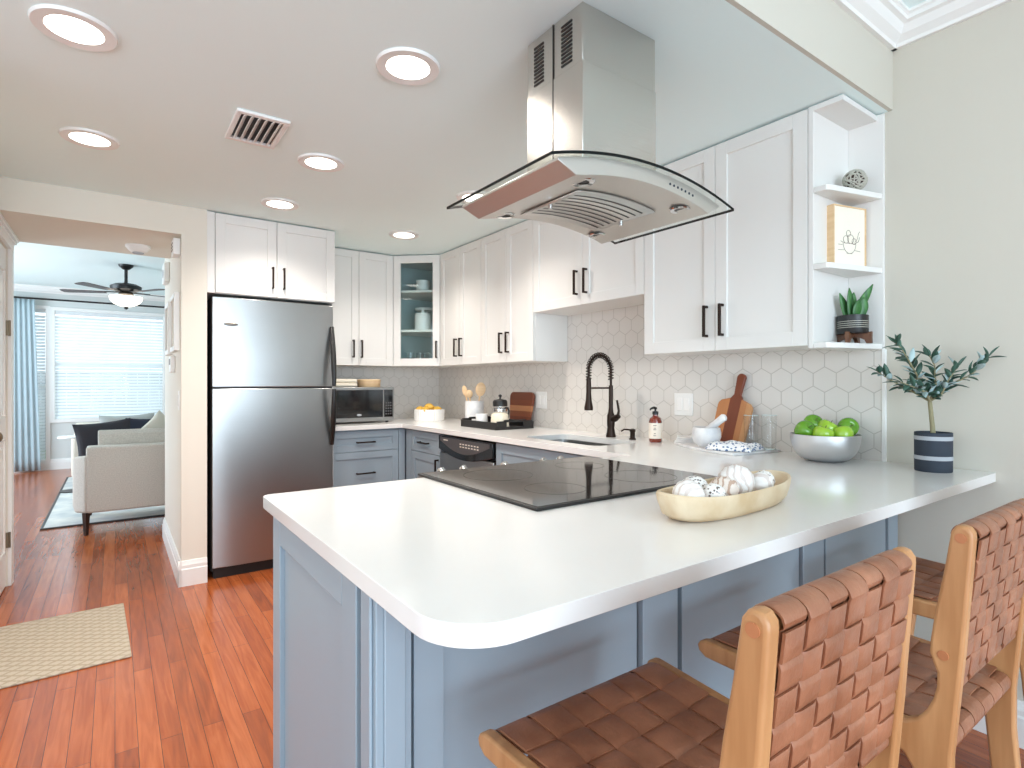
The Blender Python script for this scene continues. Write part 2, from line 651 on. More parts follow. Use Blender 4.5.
def rrect(x0, x1, y0, y1, r, n=5):
    return arc(x1 - r, y1 - r, r, 0, PI / 2, n) + arc(x0 + r, y1 - r, r, PI / 2, PI, n) + arc(x0 + r, y0 + r, r, PI, 1.5 * PI, n) + arc(x1 - r, y0 + r, r, 1.5 * PI, 2 * PI, n)


# ------------------------------------------------------------------ room shell
XW = 2.49          # side wall with the sink
YB = 4.667         # kitchen back wall
YH = 3.89          # wall with the opening to the living room
ZC = 2.30          # kitchen ceiling
ZD = 2.62          # dining and living ceilings
CT = 0.914         # counter top

struct(MB().box(-3.1, XW + 0.1, -3.1, 10.35, -0.1, 0.0).obj('floor', M['floor']))
struct(MB().box(-0.6, XW, 0.92, YH, ZC, ZC + 0.06).box(0.463, XW, YH, YB, ZC, ZC + 0.06).obj('ceiling', M['ceil']))
struct(MB().box(-3.1, XW, -3.1, 0.905, ZD, ZD + 0.08).obj('ceiling_dining', M['ceil']))
struct(MB().box(-3.1, 3.1, 4.70, 10.35, ZD - 0.02, ZD + 0.08).obj('ceiling_living', M['ceil']))
struct(MB().box(-0.527, 0.326, YH, 4.695, 2.127, ZC + 0.06).obj('wall_header', M['wall']))
struct(MB().box(0.326, 0.463, YH, 5.25, 0, ZC + 0.06).obj('wall_partition', M['wall']))
struct(MB().box(0.463, XW + 0.1, YB, YB + 0.12, 0, ZD).obj('wall_back', M['wallr']))
struct(MB().box(XW, XW + 0.1, -3.1, YB, 0, ZD + 0.08).obj('wall_right', M['wallr']))
struct(MB().box(-0.6, XW, 0.905, 0.92, ZC, ZD + 0.08).obj('wall_soffit', M['wallr']))
# left wall with a door opening
DY0, DY1 = 3.70, 4.50
struct(MB().box(-0.627, -0.527, 2.4, DY0, 0, ZD).box(-0.627, -0.527, DY1, 4.70, 0, ZD).box(-0.627, -0.527, DY0, DY1, 2.04, ZD).obj('wall_left', M['wall']))
# dining room shell behind the camera: wide rear window, and a left opening lengthened to let more light into the kitchen
struct(MB().box(-3.1, -1.85, -3.1, -3.0, 0, ZD).box(1.65, XW, -3.1, -3.0, 0, ZD).box(-1.85, 1.65, -3.1, -3.0, 0, 0.25).box(-1.85, 1.65, -3.1, -3.0, 2.42, ZD).obj('wall_rear', M['wallr']))
struct(MB().box(-3.1, -3.0, -3.0, -2.35, 0, ZD).box(-3.1, -3.0, 2.2, 2.5, 0, ZD).box(-3.1, -3.0, -2.35, 2.2, 0, 0.25).box(-3.1, -3.0, -2.35, 2.2, 2.42, ZD).obj('wall_dining_left', M['wallr']))
struct(MB().box(-3.0, -0.627, 2.4, 2.5, 0, ZD).obj('wall_dining_far', M['wallr']))
struct(MB().box(-3.0, -0.6, 0.92, 2.5, ZD, ZD + 0.08).obj('ceiling_alcove', M['ceil']))
# living room shell
struct(MB().box(-3.1, -0.99, 10.25, 10.35, 0, ZD).box(-0.80, -0.70, 10.25, 10.35, 0, ZD).box(0.61, 3.1, 10.25, 10.35, 0, ZD)
       .box(-0.99, -0.80, 10.25, 10.35, 2.28, ZD).box(-0.99, -0.80, 10.25, 10.35, 0, 0.12).box(-0.70, 0.61, 10.25, 10.35, 2.27, ZD).box(-0.70, 0.61, 10.25, 10.35, 0, 0.72).obj('wall_living_far', M['wall_living']))
struct(MB().box(-3.1, -3.0, 4.7, 6.3, 0, ZD).box(-3.1, -3.0, 8.9, 10.25, 0, ZD).box(-3.1, -3.0, 6.3, 8.9, 0, 0.5).box(-3.1, -3.0, 6.3, 8.9, 2.3, ZD).obj('wall_living_left', M['wall_living']))
struct(MB().box(3.0, 3.1, 4.7, 10.25, 0, ZD).obj('wall_living_right', M['wall_living']))
struct(MB().box(-3.0, -0.627, 4.6, 4.7, 0, ZD).obj('wall_living_near', M['wall_living']))


def baseboard(name, p0, p1, nrm):
    """profiled board from p0 to p1 (xy), sticking out along nrm"""
    prof = [(0, 0), (0.018, 0), (0.018, 0.10), (0.014, 0.106), (0.014, 0.125), (0.008, 0.14), (0.006, 0.15), (0, 0.152)]
    d = Vector((p1[0] - p0[0], p1[1] - p0[1], 0))
    n = Vector((nrm[0], nrm[1], 0))
    b = MB()
    b.prism(prof, lambda p, a: Vector((p0[0], p0[1], 0)) + d * a + n * p[0] + Vector((0, 0, p[1])), 0, 1)
    return struct(b.obj(name, M['trim'], smooth=0.3))


baseboard('baseboard_partition_end', (0.308, YH), (0.463, YH), (0, -1))
baseboard('baseboard_partition_hall', (0.326, YH - 0.018), (0.326, 5.25), (-1, 0))
baseboard('baseboard_right', (XW, -3.0), (XW, 0.86), (-1, 0))
baseboard('baseboard_living_far', (-3.0, 10.25), (3.0, 10.25), (0, -1))
baseboard('baseboard_left', (-0.527, 2.4), (-0.527, DY0 - 0.09), (1, 0))


def crown(name, p0, p1, nrm, z):
    prof = [(0, 0), (0.012, 0), (0.016, -0.0), (0.02, 0.012), (0.045, 0.03), (0.06, 0.055), (0.075, 0.06), (0.075, 0.075), (0.085, 0.08), (0.085, 0.09), (0, 0.09)]
    d = Vector((p1[0] - p0[0], p1[1] - p0[1], 0))
    n = Vector((nrm[0], nrm[1], 0))
    b = MB()
    b.prism(prof, lambda p, a: Vector((p0[0], p0[1], z)) + d * a + n * p[0] + Vector((0, 0, p[1])), 0, 1)
    return struct(b.obj(name, M['trim'], smooth=0.3))


crown('trim_1', (-0.6, 0.905), (XW, 0.905), (0, -1), ZD - 0.09)
crown('trim_2', (XW, -3.0), (XW, 0.905), (-1, 0), ZD - 0.09)
crown('trim_3', (-3.0, 10.25), (3.0, 10.25), (0, -1), ZD - 0.11)
# white edge strip that ends the tiled part of the wall
struct(MB().box(XW - 0.012, XW, 0.925, 0.94, CT, 1.36).obj('trim_4', M['trim'], bevel=0.002))
# hexagon tile backsplash
struct(MB().box(XW - 0.008, XW, 0.94, YB, CT, 1.70).obj('wall_tile_side', M['tile_y'], smooth=0))
struct(MB().box(1.256, XW - 0.008, YB - 0.008, YB, CT, 1.40).obj('wall_tile_back', M['tile_x'], smooth=0))

# door in the left wall (closed, two-panel), with casing and a moulded cap
d1 = MB()
d1.box(-0.570, -0.535, DY0 + 0.004, DY1 - 0.004, 0.008, 2.035)
for y0, y1, z0, z1 in ((DY0 + .11, DY0 + .365, .22, .9), (DY0 + .435, DY1 - .11, .22, .9), (DY0 + .11, DY0 + .365, 1.02, 1.9), (DY0 + .435, DY1 - .11, 1.02, 1.9)):
    for (a, b_, c, e) in ((y0, y1, z0, z0 + .014), (y0, y1, z1 - .014, z1), (y0, y0 + .014, z0, z1), (y1 - .014, y1, z0, z1)):
        d1.box(-0.535, -0.525, a, b_, c, e)
    d1.box(-0.535, -0.528, y0 + .05, y1 - .05, z0 + .05, z1 - .05)
door1 = struct(d1.obj('door_1', M['doorp'], bevel=0.002))
k = MB()
k.cyl((-0.535, DY0 + .06, .955), (-0.529, DY0 + .06, .955), 0.032)
k.cyl((-0.529, DY0 + .06, .955), (-0.497, DY0 + .06, .955), 0.011)
k.sphere((-0.480, DY0 + .06, .955), 0.028, (0.8, 1, 1))
k.obj('door_handle', M['brass'], door1)
for z in (1.56, 0.28):
    MB().box(-0.535, -0.522, DY1 - 0.012, DY1 + 0.016, z - 0.045, z + 0.045).cyl((-0.519, DY1, z - 0.047), (-0.519, DY1, z + 0.047), 0.006).obj('hinge', M['brass'], door1)
struct(MB().box(-0.527, -0.509, DY0 - 0.085, DY0, 0, 2.04).box(-0.527, -0.509, DY1, DY1 + 0.085, 0, 2.04).box(-0.527, -0.507, DY0 - 0.085, DY1 + 0.085, 2.04, 2.1)
       .box(-0.527, -0.496, DY0 - 0.1, DY1 + 0.1, 2.082, 2.10).box(-0.527, -0.488, DY0 - 0.115, DY1 + 0.115, 2.10, 2.125).obj('trim_5', M['trim'], bevel=0.003))


# ------------------------------------------------------------------ living room windows
def window(n, x0, x1, z0, z1, slats):
    w = MB()
    t = 0.05
    w.box(x0 - t, x1 + t, 10.225, 10.27, z1, z1 + t).box(x0 - t, x1 + t, 10.225, 10.27, z0 - t, z0)
    w.box(x0 - t, x0, 10.225, 10.27, z0, z1).box(x1, x1 + t, 10.225, 10.27, z0, z1)
    win = struct(w.obj('window_%d' % n, M['trim'], bevel=0.002))
    MB().box(x0, x1, 10.31, 10.318, z0, z1).obj('window_pane', M['glass'], win)
    mid = (z0 + z1) / 2
    MB().box(x0, x1, 10.30, 10.33, mid - 0.02, mid + 0.02).obj('meeting_rail', M['trim'], win)
    bl = thing('window_blind', slats, 'blind', ((x0 + x1) / 2, 10.262, z0))
    b = MB()
    n_s = int((z1 - z0 - 0.06) / 0.046)
    hw = (x1 - x0) / 2 - 0.006
    for i in range(n_s):
        z = 0.03 + i * 0.046
        b.prism([(-0.013, -0.0195), (0.0, 0.0005), (0.013, 0.0185), (0.0142, 0.0205), (0.0, 0.003), (-0.0142, -0.0175)], lambda p, a: (a, p[0], z + p[1]), -hw, hw)
    b.obj('slats', M['blind'], bl)
    MB().box(-hw, hw, -0.025, 0.025, z1 - z0 - 0.05, z1 - z0).obj('head_rail', M['blind'], bl, bevel=0.003)
    MB().box(-hw, hw, -0.02, 0.02, 0.002, 0.016).obj('bottom_rail', M['blind'], bl, bevel=0.003)
    c = MB()
    for f in ((-0.6, -0.15, 0.35, 0.75) if hw > 0.3 else (0.0,)):
        c.cyl((f * hw, -0.021, 0.01), (f * hw, -0.021, z1 - z0 - 0.03), 0.0022, seg=6)
    c.obj('ladder_cord', M['blind'], bl)


window(1, -0.70, 0.61, 0.72, 2.27, 'white slatted blind over the wide living room window above the sofa')
window(2, -0.99, -0.80, 0.12, 2.28, 'tall narrow white blind beside the teal curtain')
struct(MB().box(-12, 12, 10.36, 40, -0.2, -0.1).obj('ground_outside', M['ground']))
t = thing('garden_fence', 'blurred grey fence outside beyond the living room window blind', 'fence', (0, 14.5, -0.1))
b = MB()
for i in range(52):
    b.box(-5.2 + i * 0.2, -5.2 + i * 0.2 + 0.19, 0, 0.03, 0, 1.55)
b.obj('boards', M['outside'], t)
MB().box(-5.2, 5.2, 0.03, 0.07, 0.3, 0.4).box(-5.2, 5.2, 0.03, 0.07, 1.2, 1.3).obj('rails', M['outside'], t)

# curtain rod and curtain
rod = thing('curtain_rod', 'black curtain rod spanning above the living room windows', 'curtain rod', (-0.1, 10.12, 2.41))
MB().cyl((-1.15, 0, 0), (1.6, 0, 0), 0.013).obj('rod', M['black'], rod)
MB().sphere((-1.17, 0, 0), 0.026).obj('finial', M['black'], rod)
for x in (-1.05, 0.9):
    MB().box(x - 0.01, x + 0.01, 0, 0.13, -0.01, 0.01).obj('bracket', M['black'], rod)
cur = MB()
cur.grid(60, 14, lambda u, v: (-1.16 + 0.25 * u + (0.07 * (1 - v)) * (u), 10.12 + 0.016 * math.sin(u * 30) * (0.6 + 0.4 * (1 - v)), 0.02 + 2.375 * v))
c_o = cur.obj('curtain', M['teal'], smooth=1.2)
md = c_o.modifiers.new('thickness', 'SOLIDIFY')
md.thickness = 0.004
tag(c_o, 'teal blue floor-length curtain hanging at the left of the living room windows', 'curtain')

# ------------------------------------------------------------------ hall wall pieces
t = thing('door_chime', 'small white chime box high on the hall wall under the ceiling', 'door chime', (0.326, 4.0, 2.01))
MB().box(-0.04, 0, -0.07, 0.06, 0, 0.10).obj('cover', M['trim'], t, bevel=0.005)
MB().box(-0.043, -0.04, -0.05, 0.04, 0.03, 0.034).box(-0.043, -0.04, -0.05, 0.04, 0.05, 0.054).box(-0.043, -0.04, -0.05, 0.04, 0.07, 0.074).obj('sound_slot', M['ink'], t)
t = thing('alarm_siren', 'small white alarm box on the far end of the hall wall', 'alarm', (0.326, 4.86, 1.97))
MB().box(-0.035, 0, -0.10, 0.10, 0, 0.145).obj('cover', M['trim'], t, bevel=0.006)
MB().cyl((-0.038, 0, 0.07), (-0.034, 0, 0.07), 0.03).obj('grille', M['potband'], t)
for y0, y1, lab in ((3.99, 4.33, 'framed picture on the hall wall nearest the kitchen'), (4.47, 4.80, 'framed picture on the hall wall farther from the kitchen')):
    t = thing('picture_frame', lab, 'picture', (0.326, (y0 + y1) / 2, 1.43), 0, 'framed pictures on the hall wall')
    h = (y1 - y0) / 2
    MB().box(-0.03, 0, -h, -h + 0.03, 0, 0.36).box(-0.03, 0, h - 0.03, h, 0, 0.36).box(-0.03, 0, -h + 0.03, h - 0.03, 0, 0.03).box(-0.03, 0, -h + 0.03, h - 0.03, 0.33, 0.36).obj('frame', M['trim'], t, bevel=0.002)
    MB().box(-0.018, -0.004, -h + 0.03, h - 0.03, 0.03, 0.33).obj('print', M['beigef'], t)
t = thing('thermostat', 'white thermostat below the framed pictures on the hall wall', 'thermostat', (0.326, 4.36, 1.30))
MB().box(-0.028, 0, -0.06, 0.06, 0, 0.11).obj('housing', M['trim'], t, bevel=0.005)
MB().box(-0.031, -0.028, -0.04, 0.04, 0.05, 0.09).obj('screen', M['steeld'], t)


def wall_plate(name, label, loc, rz, w, n, kind):
    """plate in local xz, front at -y"""
    t = thing(name, label, kind, loc, rz)
    MB().box(-w / 2, w / 2, -0.006, 0, -0.06, 0.06).obj('cover_plate', M['trim'], t, bevel=0.002)
    for i in range(n):
        cx = (i - (n - 1) / 2) * 0.046
        MB().box(cx - 0.0165, cx + 0.0165, -0.009, -0.006, -0.034, 0.034).obj('rocker', M['ceramic'], t, bevel=0.0015)
    return t


wall_plate('light_switch', 'white light switch low on the hall wall beside the opening edge', (0.326, 3.99, 1.12), -PI / 2, 0.075, 1, 'light switch')
wall_plate('wall_switch', 'white double switch plate on the hex tile beside the wooden paddle board', (XW - 0.008, 1.885, 1.113), -PI / 2, 0.118, 2, 'switch plate')
wall_plate('wall_outlet', 'white double outlet plate on the tile right of the round-cornered cutting board', (XW - 0.008, 3.105, 1.107), -PI / 2, 0.118, 2, 'outlet')

# ------------------------------------------------------------------ ceiling fittings
def downlight(x, y, label):
    t = thing('recessed_light', label, 'ceiling light', (x, y, ZC - 0.004), 0, 'recessed ceiling lights')
    MB().lathe([(0.073, -0.004), (0.104, -0.006), (0.107, 0.0), (0.107, 0.004), (0.073, 0.004)], seg=48).obj('trim_ring', M['trim'], t)
    MB().lathe([(0.0, -0.002), (0.074, -0.002), (0.074, 0.003), (0, 0.003)], seg=40).obj('lens', M['lens'], t)
    d = bpy.data.lights.new('downlight_glow', 'SPOT')
    d.energy = 35
    d.color = (1.0, 0.935, 0.865)
    d.spot_size = 2.45
    d.spot_blend = 1.0
    d.shadow_soft_size = 0.07
    o = bpy.data.objects.new('lamp_glow', d)
    C.objects.link(o)
    o.parent = t
    o.location = (0, 0, -0.03)


downlight(-0.099, 2.137, 'recessed ceiling light at the top left corner of the picture')
downlight(0.808, 1.735, 'recessed ceiling light nearest the left side of the range hood chimney')
downlight(-0.089, 3.054, 'recessed ceiling light nearest the hall opening, left of the air vent')
downlight(0.814, 2.732, 'recessed ceiling light between the air vent and the range hood')
downlight(0.801, 3.502, 'recessed ceiling light right above the refrigerator cabinet doors')
downlight(1.695, 3.708, 'recessed ceiling light nearest the glass corner cabinet')
downlight(1.688, 2.726, 'recessed ceiling light seen through the left edge of the hood glass')

t = thing('air_vent', 'white square ceiling air vent with angled louvres', 'air vent', (0.487, 2.545, ZC))
MB().box(-0.10, 0.10, -0.165, -0.14, -0.012, 0).box(-0.10, 0.10, 0.115, 0.14, -0.012, 0).box(-0.10, -0.08, -0.14, 0.115, -0.012, 0).box(0.08, 0.10, -0.14, 0.115, -0.012, 0).obj('frame', M['trim'], t, bevel=0.003)
for i in range(6):
    x = -0.066 + i * 0.0265
    MB().prism([(x - 0.008, -0.016), (x - 0.006, -0.017), (x + 0.010, -0.002), (x + 0.008, -0.001)], lambda p, a: (p[0], a, p[1]), -0.14, 0.115).obj('louvre', M['trim'], t)
MB().box(-0.08, 0.08, -0.14, 0.115, -0.0012, -0.0004).obj('duct_opening', M['black'], t)

t = thing('smoke_detector', 'round white smoke detector on the hall ceiling', 'smoke detector', (0.123, 4.382, 2.127))
MB().lathe([(0, -0.045), (0.035, -0.045), (0.05, -0.036), (0.062, -0.02), (0.07, -0.012), (0.07, 0)], seg=40).obj('body', M['trim'], t)
MB().lathe([(0.0, -0.052), (0.03, -0.052), (0.034, -0.043), (0, -0.043)], seg=32).obj('sensor', M['potband'], t)

# ceiling fan of the living room
fz = 2.60
t = thing('ceiling_fan', 'dark ceiling fan with a lit frosted bowl in the living room', 'ceiling fan', (0.104, 7.828, fz))
MB().lathe([(0.0, -0.055), (0.03, -0.055), (0.07, -0.02), (0.075, 0)], seg=32).obj('canopy', M['black'], t)
MB().cyl((0, 0, -0.05), (0, 0, -0.22), 0.017).obj('downrod', M['black'], t)
MB().lathe([(0.0, -0.31), (0.10, -0.31), (0.15, -0.29), (0.155, -0.25), (0.11, -0.225), (0.03, -0.21), (0, -0.21)], seg=40).obj('motor_housing', M['black'], t)
MB().lathe([(0.0, -0.37), (0.06, -0.37), (0.075, -0.34), (0.06, -0.31), (0, -0.31)], seg=32).obj('light_kit', M['steeld'], t)
MB().lathe([(0.0, -0.485), (0.06, -0.478), (0.12, -0.45), (0.155, -0.41), (0.16, -0.37), (0.152, -0.37), (0, -0.372)], seg=40).obj('glass_bowl', M['bulbglass'], t)
MB().sphere((0, 0, -0.495), 0.022).obj('finial', M['black'], t)
for k in range(5):
    a = math.radians(14 + 72 * k)
    mtx = Matrix.Rotation(a, 4, 'Z')
    bl = MB()
    bl.prism([(0.21, -0.045), (0.60, -0.066), (0.64, -0.05), (0.65, 0), (0.64, 0.05), (0.60, 0.066), (0.21, 0.045)], lambda p, z: (p[0], p[1], -0.325 + z + 0.10 * p[1]), 0, 0.006)
    bo = bl.move(mtx).obj('blade', M['espresso'], t, bevel=0.002)
    MB().box(0.07, 0.24, -0.02, 0.02, -0.322, -0.312).move(mtx).obj('blade_bracket', M['black'], bo)


# ------------------------------------------------------------------ cabinets
def bar_handle(b_, x, y, z, ln, vert=True, r=0.0055):
    """square bar pull standing 3 cm off a front at y"""
    h = ln / 2
    if vert:
        b_.box(x - r, x + r, y - 0.032, y - 0.021, z - h, z + h)
        b_.box(x - r, x + r, y - 0.022, y, z - h, z - h + 0.011).box(x - r, x + r, y - 0.022, y, z + h - 0.011, z + h)
    else:
        b_.box(x - h, x + h, y - 0.032, y - 0.021, z - r, z + r)
        b_.box(x - h, x - h + 0.011, y - 0.022, y, z - r, z + r).box(x + h - 0.011, x + h, y - 0.022, y, z - r, z + r)
    return b_


def shaker(b_, x0, x1, z0, z1, fr=0.057, y0=0.0, y1=0.02, rec=0.009):
    b_.box(x0, x0 + fr, y0, y1, z0, z1).box(x1 - fr, x1, y0, y1, z0, z1)
    b_.box(x0 + fr, x1 - fr, y0, y1, z1 - fr, z1).box(x0 + fr, x1 - fr, y0, y1, z0, z0 + fr)
    b_.box(x0 + fr - 0.001, x1 - fr + 0.001, y0 + rec, y1, z0 + fr - 0.001, z1 - fr + 0.001)
    return b_


def cabinet(name, label, cat, loc, rz, w, d, h, fronts, m, extra=None, bottom_gap=0.0):
    """local x: width, y: depth (front at 0), z: up from loc. fronts: (kind, x0, x1, z0, z1, handle x, handle z, vertical)"""
    t = thing(name, label, cat, loc, rz)
    MB().box(0.0, w, 0.0215, d, 0, h).obj('body', m, t, bevel=0.001)
    for kind, x0, x1, z0, z1, hx, hz, vert in fronts:
        b_ = MB()
        if kind == 'panel':
            b_.box(x0, x1, 0, 0.02, z0, z1)
        else:
            shaker(b_, x0 + 0.0015, x1 - 0.0015, z0, z1, 0.057 if kind == 'door' else 0.045)
        o = b_.obj(kind if kind != 'panel' else 'filler_panel', m, t, bevel=0.0012)
        if hx is not None:
            hd = bar_handle(MB(), hx, 0.0, hz, 0.142 if vert else 0.15, vert).obj('handle', M['bronze'], o, bevel=0.001)
            hd['label'] = 'dark bronze bar handle'
    return t


RS = -PI / 2   # facing -X
UT = 2.293
H_U = UT - 1.372
# refrigerator top cabinet
w = 1.256 - 0.463
cabinet('wall_cabinet', 'white two-door cabinet above the stainless refrigerator', 'cabinet', (0.463, YH, 1.79), 0, w, YB - YH - 0.01, UT - 1.79,
        [('panel', 0, 0.043, 0, UT - 1.79, None, 0, 1),
         ('door', 0.045, 0.4085, 0.004, UT - 1.792, 0.4085 - 0.028, 0.128, True), ('door', 0.4085, w, 0.004, UT - 1.792, 0.4085 + 0.041, 0.128, True)], M['white'])
# end panel right of the refrigerator
t = MB().box(1.2475, 1.2565, 3.93, YB, 0.0, 1.789).obj('end_panel', M['white'], bevel=0.001)
tag(t, 'tall white end panel at the right side of the refrigerator', 'panel')
# back wall upper
w = 1.887 - 1.258
cabinet('wall_cabinet', 'white two-door upper cabinet above the microwave', 'cabinet', (1.258, 4.345, 1.372), 0, w, YB - 4.345 - 0.001, H_U,
        [('door', 0.0, 0.338, 0, H_U - 0.003, 0.338 - 0.05, 0.132, True), ('door', 0.338, w, 0, H_U - 0.003, 0.338 + 0.018, 0.132, True)], M['white'])


def wall_run(label, y0, y1, z0, hz, hl=None):
    """cabinet on the sink wall from y0 (far) to y1 (near)"""
    w_ = y0 - y1
    h_ = UT - z0
    mid = w_ / 2
    return cabinet('wall_cabinet', label, 'cabinet', (2.185, y0, z0), RS, w_, XW - 2.185 - 0.0095 if z0 > 1.5 else XW - 2.185 - 0.009, h_,
                   [('door', 0, mid, 0, h_ - 0.003, mid - 0.04, hz, True), ('door', mid, w_, 0, h_ - 0.003, mid + 0.04, hz, True)], M['white'])


wall_run('white two-door upper cabinet next to the glass corner cabinet', 4.076, 3.4455, 1.372, 0.135)
wall_run('white two-door upper cabinet above the black tray', 3.444, 2.8245, 1.372, 0.135)
wall_run('short white two-door cabinet over the sink', 2.823, 1.9035, 1.68, 0.13)
wall_run('large white two-door upper cabinet behind the range hood, beside the open shelves', 1.902, 1.0835, 1.372, 0.133)

# corner cabinet with a glass door
A = Vector((1.889, 4.345, 0))
B = Vector((2.185, 4.078, 0))
dl = (B - A).length
ang = math.atan2(B.y - A.y, B.x - A.x)
t = thing('corner_cabinet', 'white corner wall cabinet with a glass door and dishes inside', 'cabinet', (A.x, A.y, 1.372), 0)
P2 = lambda x, y: (x - A.x, y - A.y)
outer = [P2(1.889, 4.355), P2(2.195, 4.078), P2(XW - 0.009, 4.078), P2(XW - 0.009, YB - 0.009), P2(1.889, YB - 0.009)]
bd = MB()
bd.xy(outer, 0, 0.018).xy(outer, H_U - 0.018, H_U)
bd.box(0, 0.012, 0.01, YB - 0.009 - A.y, 0.018, H_U - 0.018)
bd.box(2.2 - A.x, XW - 0.009 - A.x, 4.078 - A.y, 4.09 - A.y, 0.018, H_U - 0.018)
bd.obj('body', M['white'], t)
MB().box(0.012, XW - 0.021 - A.x, YB - 0.02 - A.y, YB - 0.009 - A.y, 0.018, H_U - 0.018).box(XW - 0.021 - A.x, XW - 0.009 - A.x, 4.09 - A.y, YB - 0.02 - A.y, 0.018, H_U - 0.018).obj('back_panel', M['interior'], t)
inner = [P2(1.91, 4.365), P2(2.21, 4.095), P2(XW - 0.023, 4.092), P2(XW - 0.023, YB - 0.023), P2(1.905, YB - 0.023)]
SH1, SH2 = 2.006, 1.676
for z in (SH2, SH1):
    MB().xy(inner, z - 1.372 - 0.018, z - 1.372).obj('shelf', M['white'], t)
dr = MB()
fr = 0.062
dr.box(0.002, fr, 0, 0.02, 0, H_U - 0.003).box(dl - fr, dl - 0.002, 0, 0.02, 0, H_U - 0.003).box(fr, dl - fr, 0, 0.02, 0, fr).box(fr, dl - fr, 0, 0.02, H_U - 0.003 - fr, H_U - 0.003)
nrm = Vector((math.sin(ang), -math.cos(ang), 0))
door = dr.obj('door', M['white'], t, bevel=0.0015, rot=(0, 0, ang))
MB().box(fr - 0.004, dl - fr + 0.004, 0.008, 0.012, fr - 0.004, H_U - fr).obj('glass_pane', M['cabglass'], door)
hd = bar_handle(MB(), dl - 0.028, 0, 0.135, 0.142).obj('handle', M['bronze'], door, bevel=0.001)
hd['label'] = 'dark bronze bar handle'

CC = Vector((2.13, 4.33, 0))


def lathe_obj(name, label, cat, loc, prof, m, group=None, seg=32, fn=None):
    o = MB().lathe(prof, seg=seg).obj(name, m)
    o.location = loc
    return tag(o, label, cat, group)


def bowl_prof(r0, r1, h, th=0.004, foot=0.004, curve=1.0):
    o = [(r0 + (r1 - r0) * math.sin(PI / 2 * i / 8) ** curve, h * (1 - math.cos(PI / 2 * i / 8)) if curve == 1.0 else h * i / 8) for i in range(9)]
    out = [(0, 0), (r0, 0)] + o[1:]
    inn = [(max(r - th, 0.001), z + (th if z < th * 2 else 0)) for r, z in o[::-1]]
    return out + inn + [(0, th)]


for i, lab in enumerate(('lower white bowl of the pair on the top shelf inside the corner cabinet', 'upper white bowl of the pair on the top shelf inside the corner cabinet')):
    lathe_obj('bowl', lab, 'bowl', (2.155, 4.33, SH1 + i * 0.036), bowl_prof(0.032, 0.062 - i * 0.002, 0.065, 0.004), M['ceramic'], 'bowls in the corner cabinet')
o = lathe_obj('canister', 'white canister on the middle shelf inside the corner cabinet', 'canister', (2.155, 4.33, SH2), [(0, 0), (0.068, 0), (0.071, 0.01), (0.071, 0.135), (0.066, 0.14), (0.066, 0.15), (0.02, 0.158), (0.012, 0.17), (0.016, 0.182), (0, 0.186)], M['ceramic'])
o = lathe_obj('cake_stand', 'white footed dish behind the canister inside the corner cabinet', 'dish', (2.24, 4.46, SH2), [(0, 0), (0.06, 0), (0.055, 0.012), (0.014, 0.03), (0.012, 0.16), (0.03, 0.185), (0.085, 0.195), (0.09, 0.215), (0.085, 0.215), (0, 0.203)], M['ceramic'])
for k, (x, y) in enumerate(((2.04, 4.335), (2.115, 4.30), (2.185, 4.265), (2.19, 4.36))):
    lab = ['clear tumbler at the left end of the bottom of the corner cabinet', 'clear tumbler second from left at the bottom of the corner cabinet', 'clear tumbler at the right end of the bottom of the corner cabinet', 'clear tumbler standing behind the others in the corner cabinet'][k]
    lathe_obj('tumbler', lab, 'glass', (x, y, 1.39), [(0, 0), (0.03, 0), (0.034, 0.10), (0.0325, 0.10), (0.029, 0.006), (0, 0.006)], M['glass'], 'tumblers in the corner cabinet', 24)

# open end shelves
SHX, SY = 2.186, 1.082
t = thing('open_shelf_unit', 'white open end shelves with clipped corners at the end of the upper cabinets', 'shelf unit', (SHX, SY, 1.36))
L2 = lambda x, y: (x - SHX, y - SY)
bx = MB()
bx.box(0, XW - SHX, -0.019, 0.0, 0, UT - 1.36)
bx.obj('side_panel', M['white'], t, bevel=0.001)
MB().box(XW - SHX - 0.012, XW - SHX, 0.932 - SY, -0.019, 0, UT - 1.36 + 0.003).obj('back_panel', M['white'], t, bevel=0.001)
poly = [L2(SHX, 1.062), L2(SHX, 1.015), L2(SHX + 0.012, 1.005), L2(XW - 0.012, 0.937), L2(XW - 0.012, 1.062)]
for z in (0.0, 0.302, 0.597):
    MB().xy(poly, z, z + 0.021).obj('shelf', M['white'], t, bevel=0.0015)
MB().box(0, XW - SHX - 0.012, 0.955 - SY, -0.019, UT - 1.36 - 0.02, UT - 1.36).obj('top_panel', M['white'], t, bevel=0.001)

# ------------------------------------------------------------------ lower cabinets
FX = 1.852   # front plane of the sink run
FY = 4.03    # front plane of the back run
HB = 0.882   # underside of the worktop
dh = HB - 0.10


def lower(label, loc, rz, w_, d_, fronts):
    t_ = thing('base_cabinet', label, 'cabinet', loc, rz)
    MB().box(0, w_, 0.0215, d_, 0.10, HB).box(0, w_, 0.09, d_, 0, 0.10).obj('body', M['grey'], t_, bevel=0.001)
    for kind, x0, x1, z0, z1, hx, hz, vert in fronts:
        b_ = MB()
        if kind == 'panel':
            o_ = b_.box(x0, x1, 0, 0.02, z0, z1).obj('filler_panel', M['grey'], t_)
            continue
        o_ = shaker(b_, x0 + 0.002, x1 - 0.002, z0, z1, 0.05 if kind == 'drawer' else 0.057).obj(kind, M['grey'], t_, bevel=0.0012)
        if hx is not None:
            h_ = bar_handle(MB(), hx, 0, hz, 0.142, vert).obj('handle', M['bronze'], o_, bevel=0.001)
            h_['label'] = 'dark bronze bar handle'
    return t_


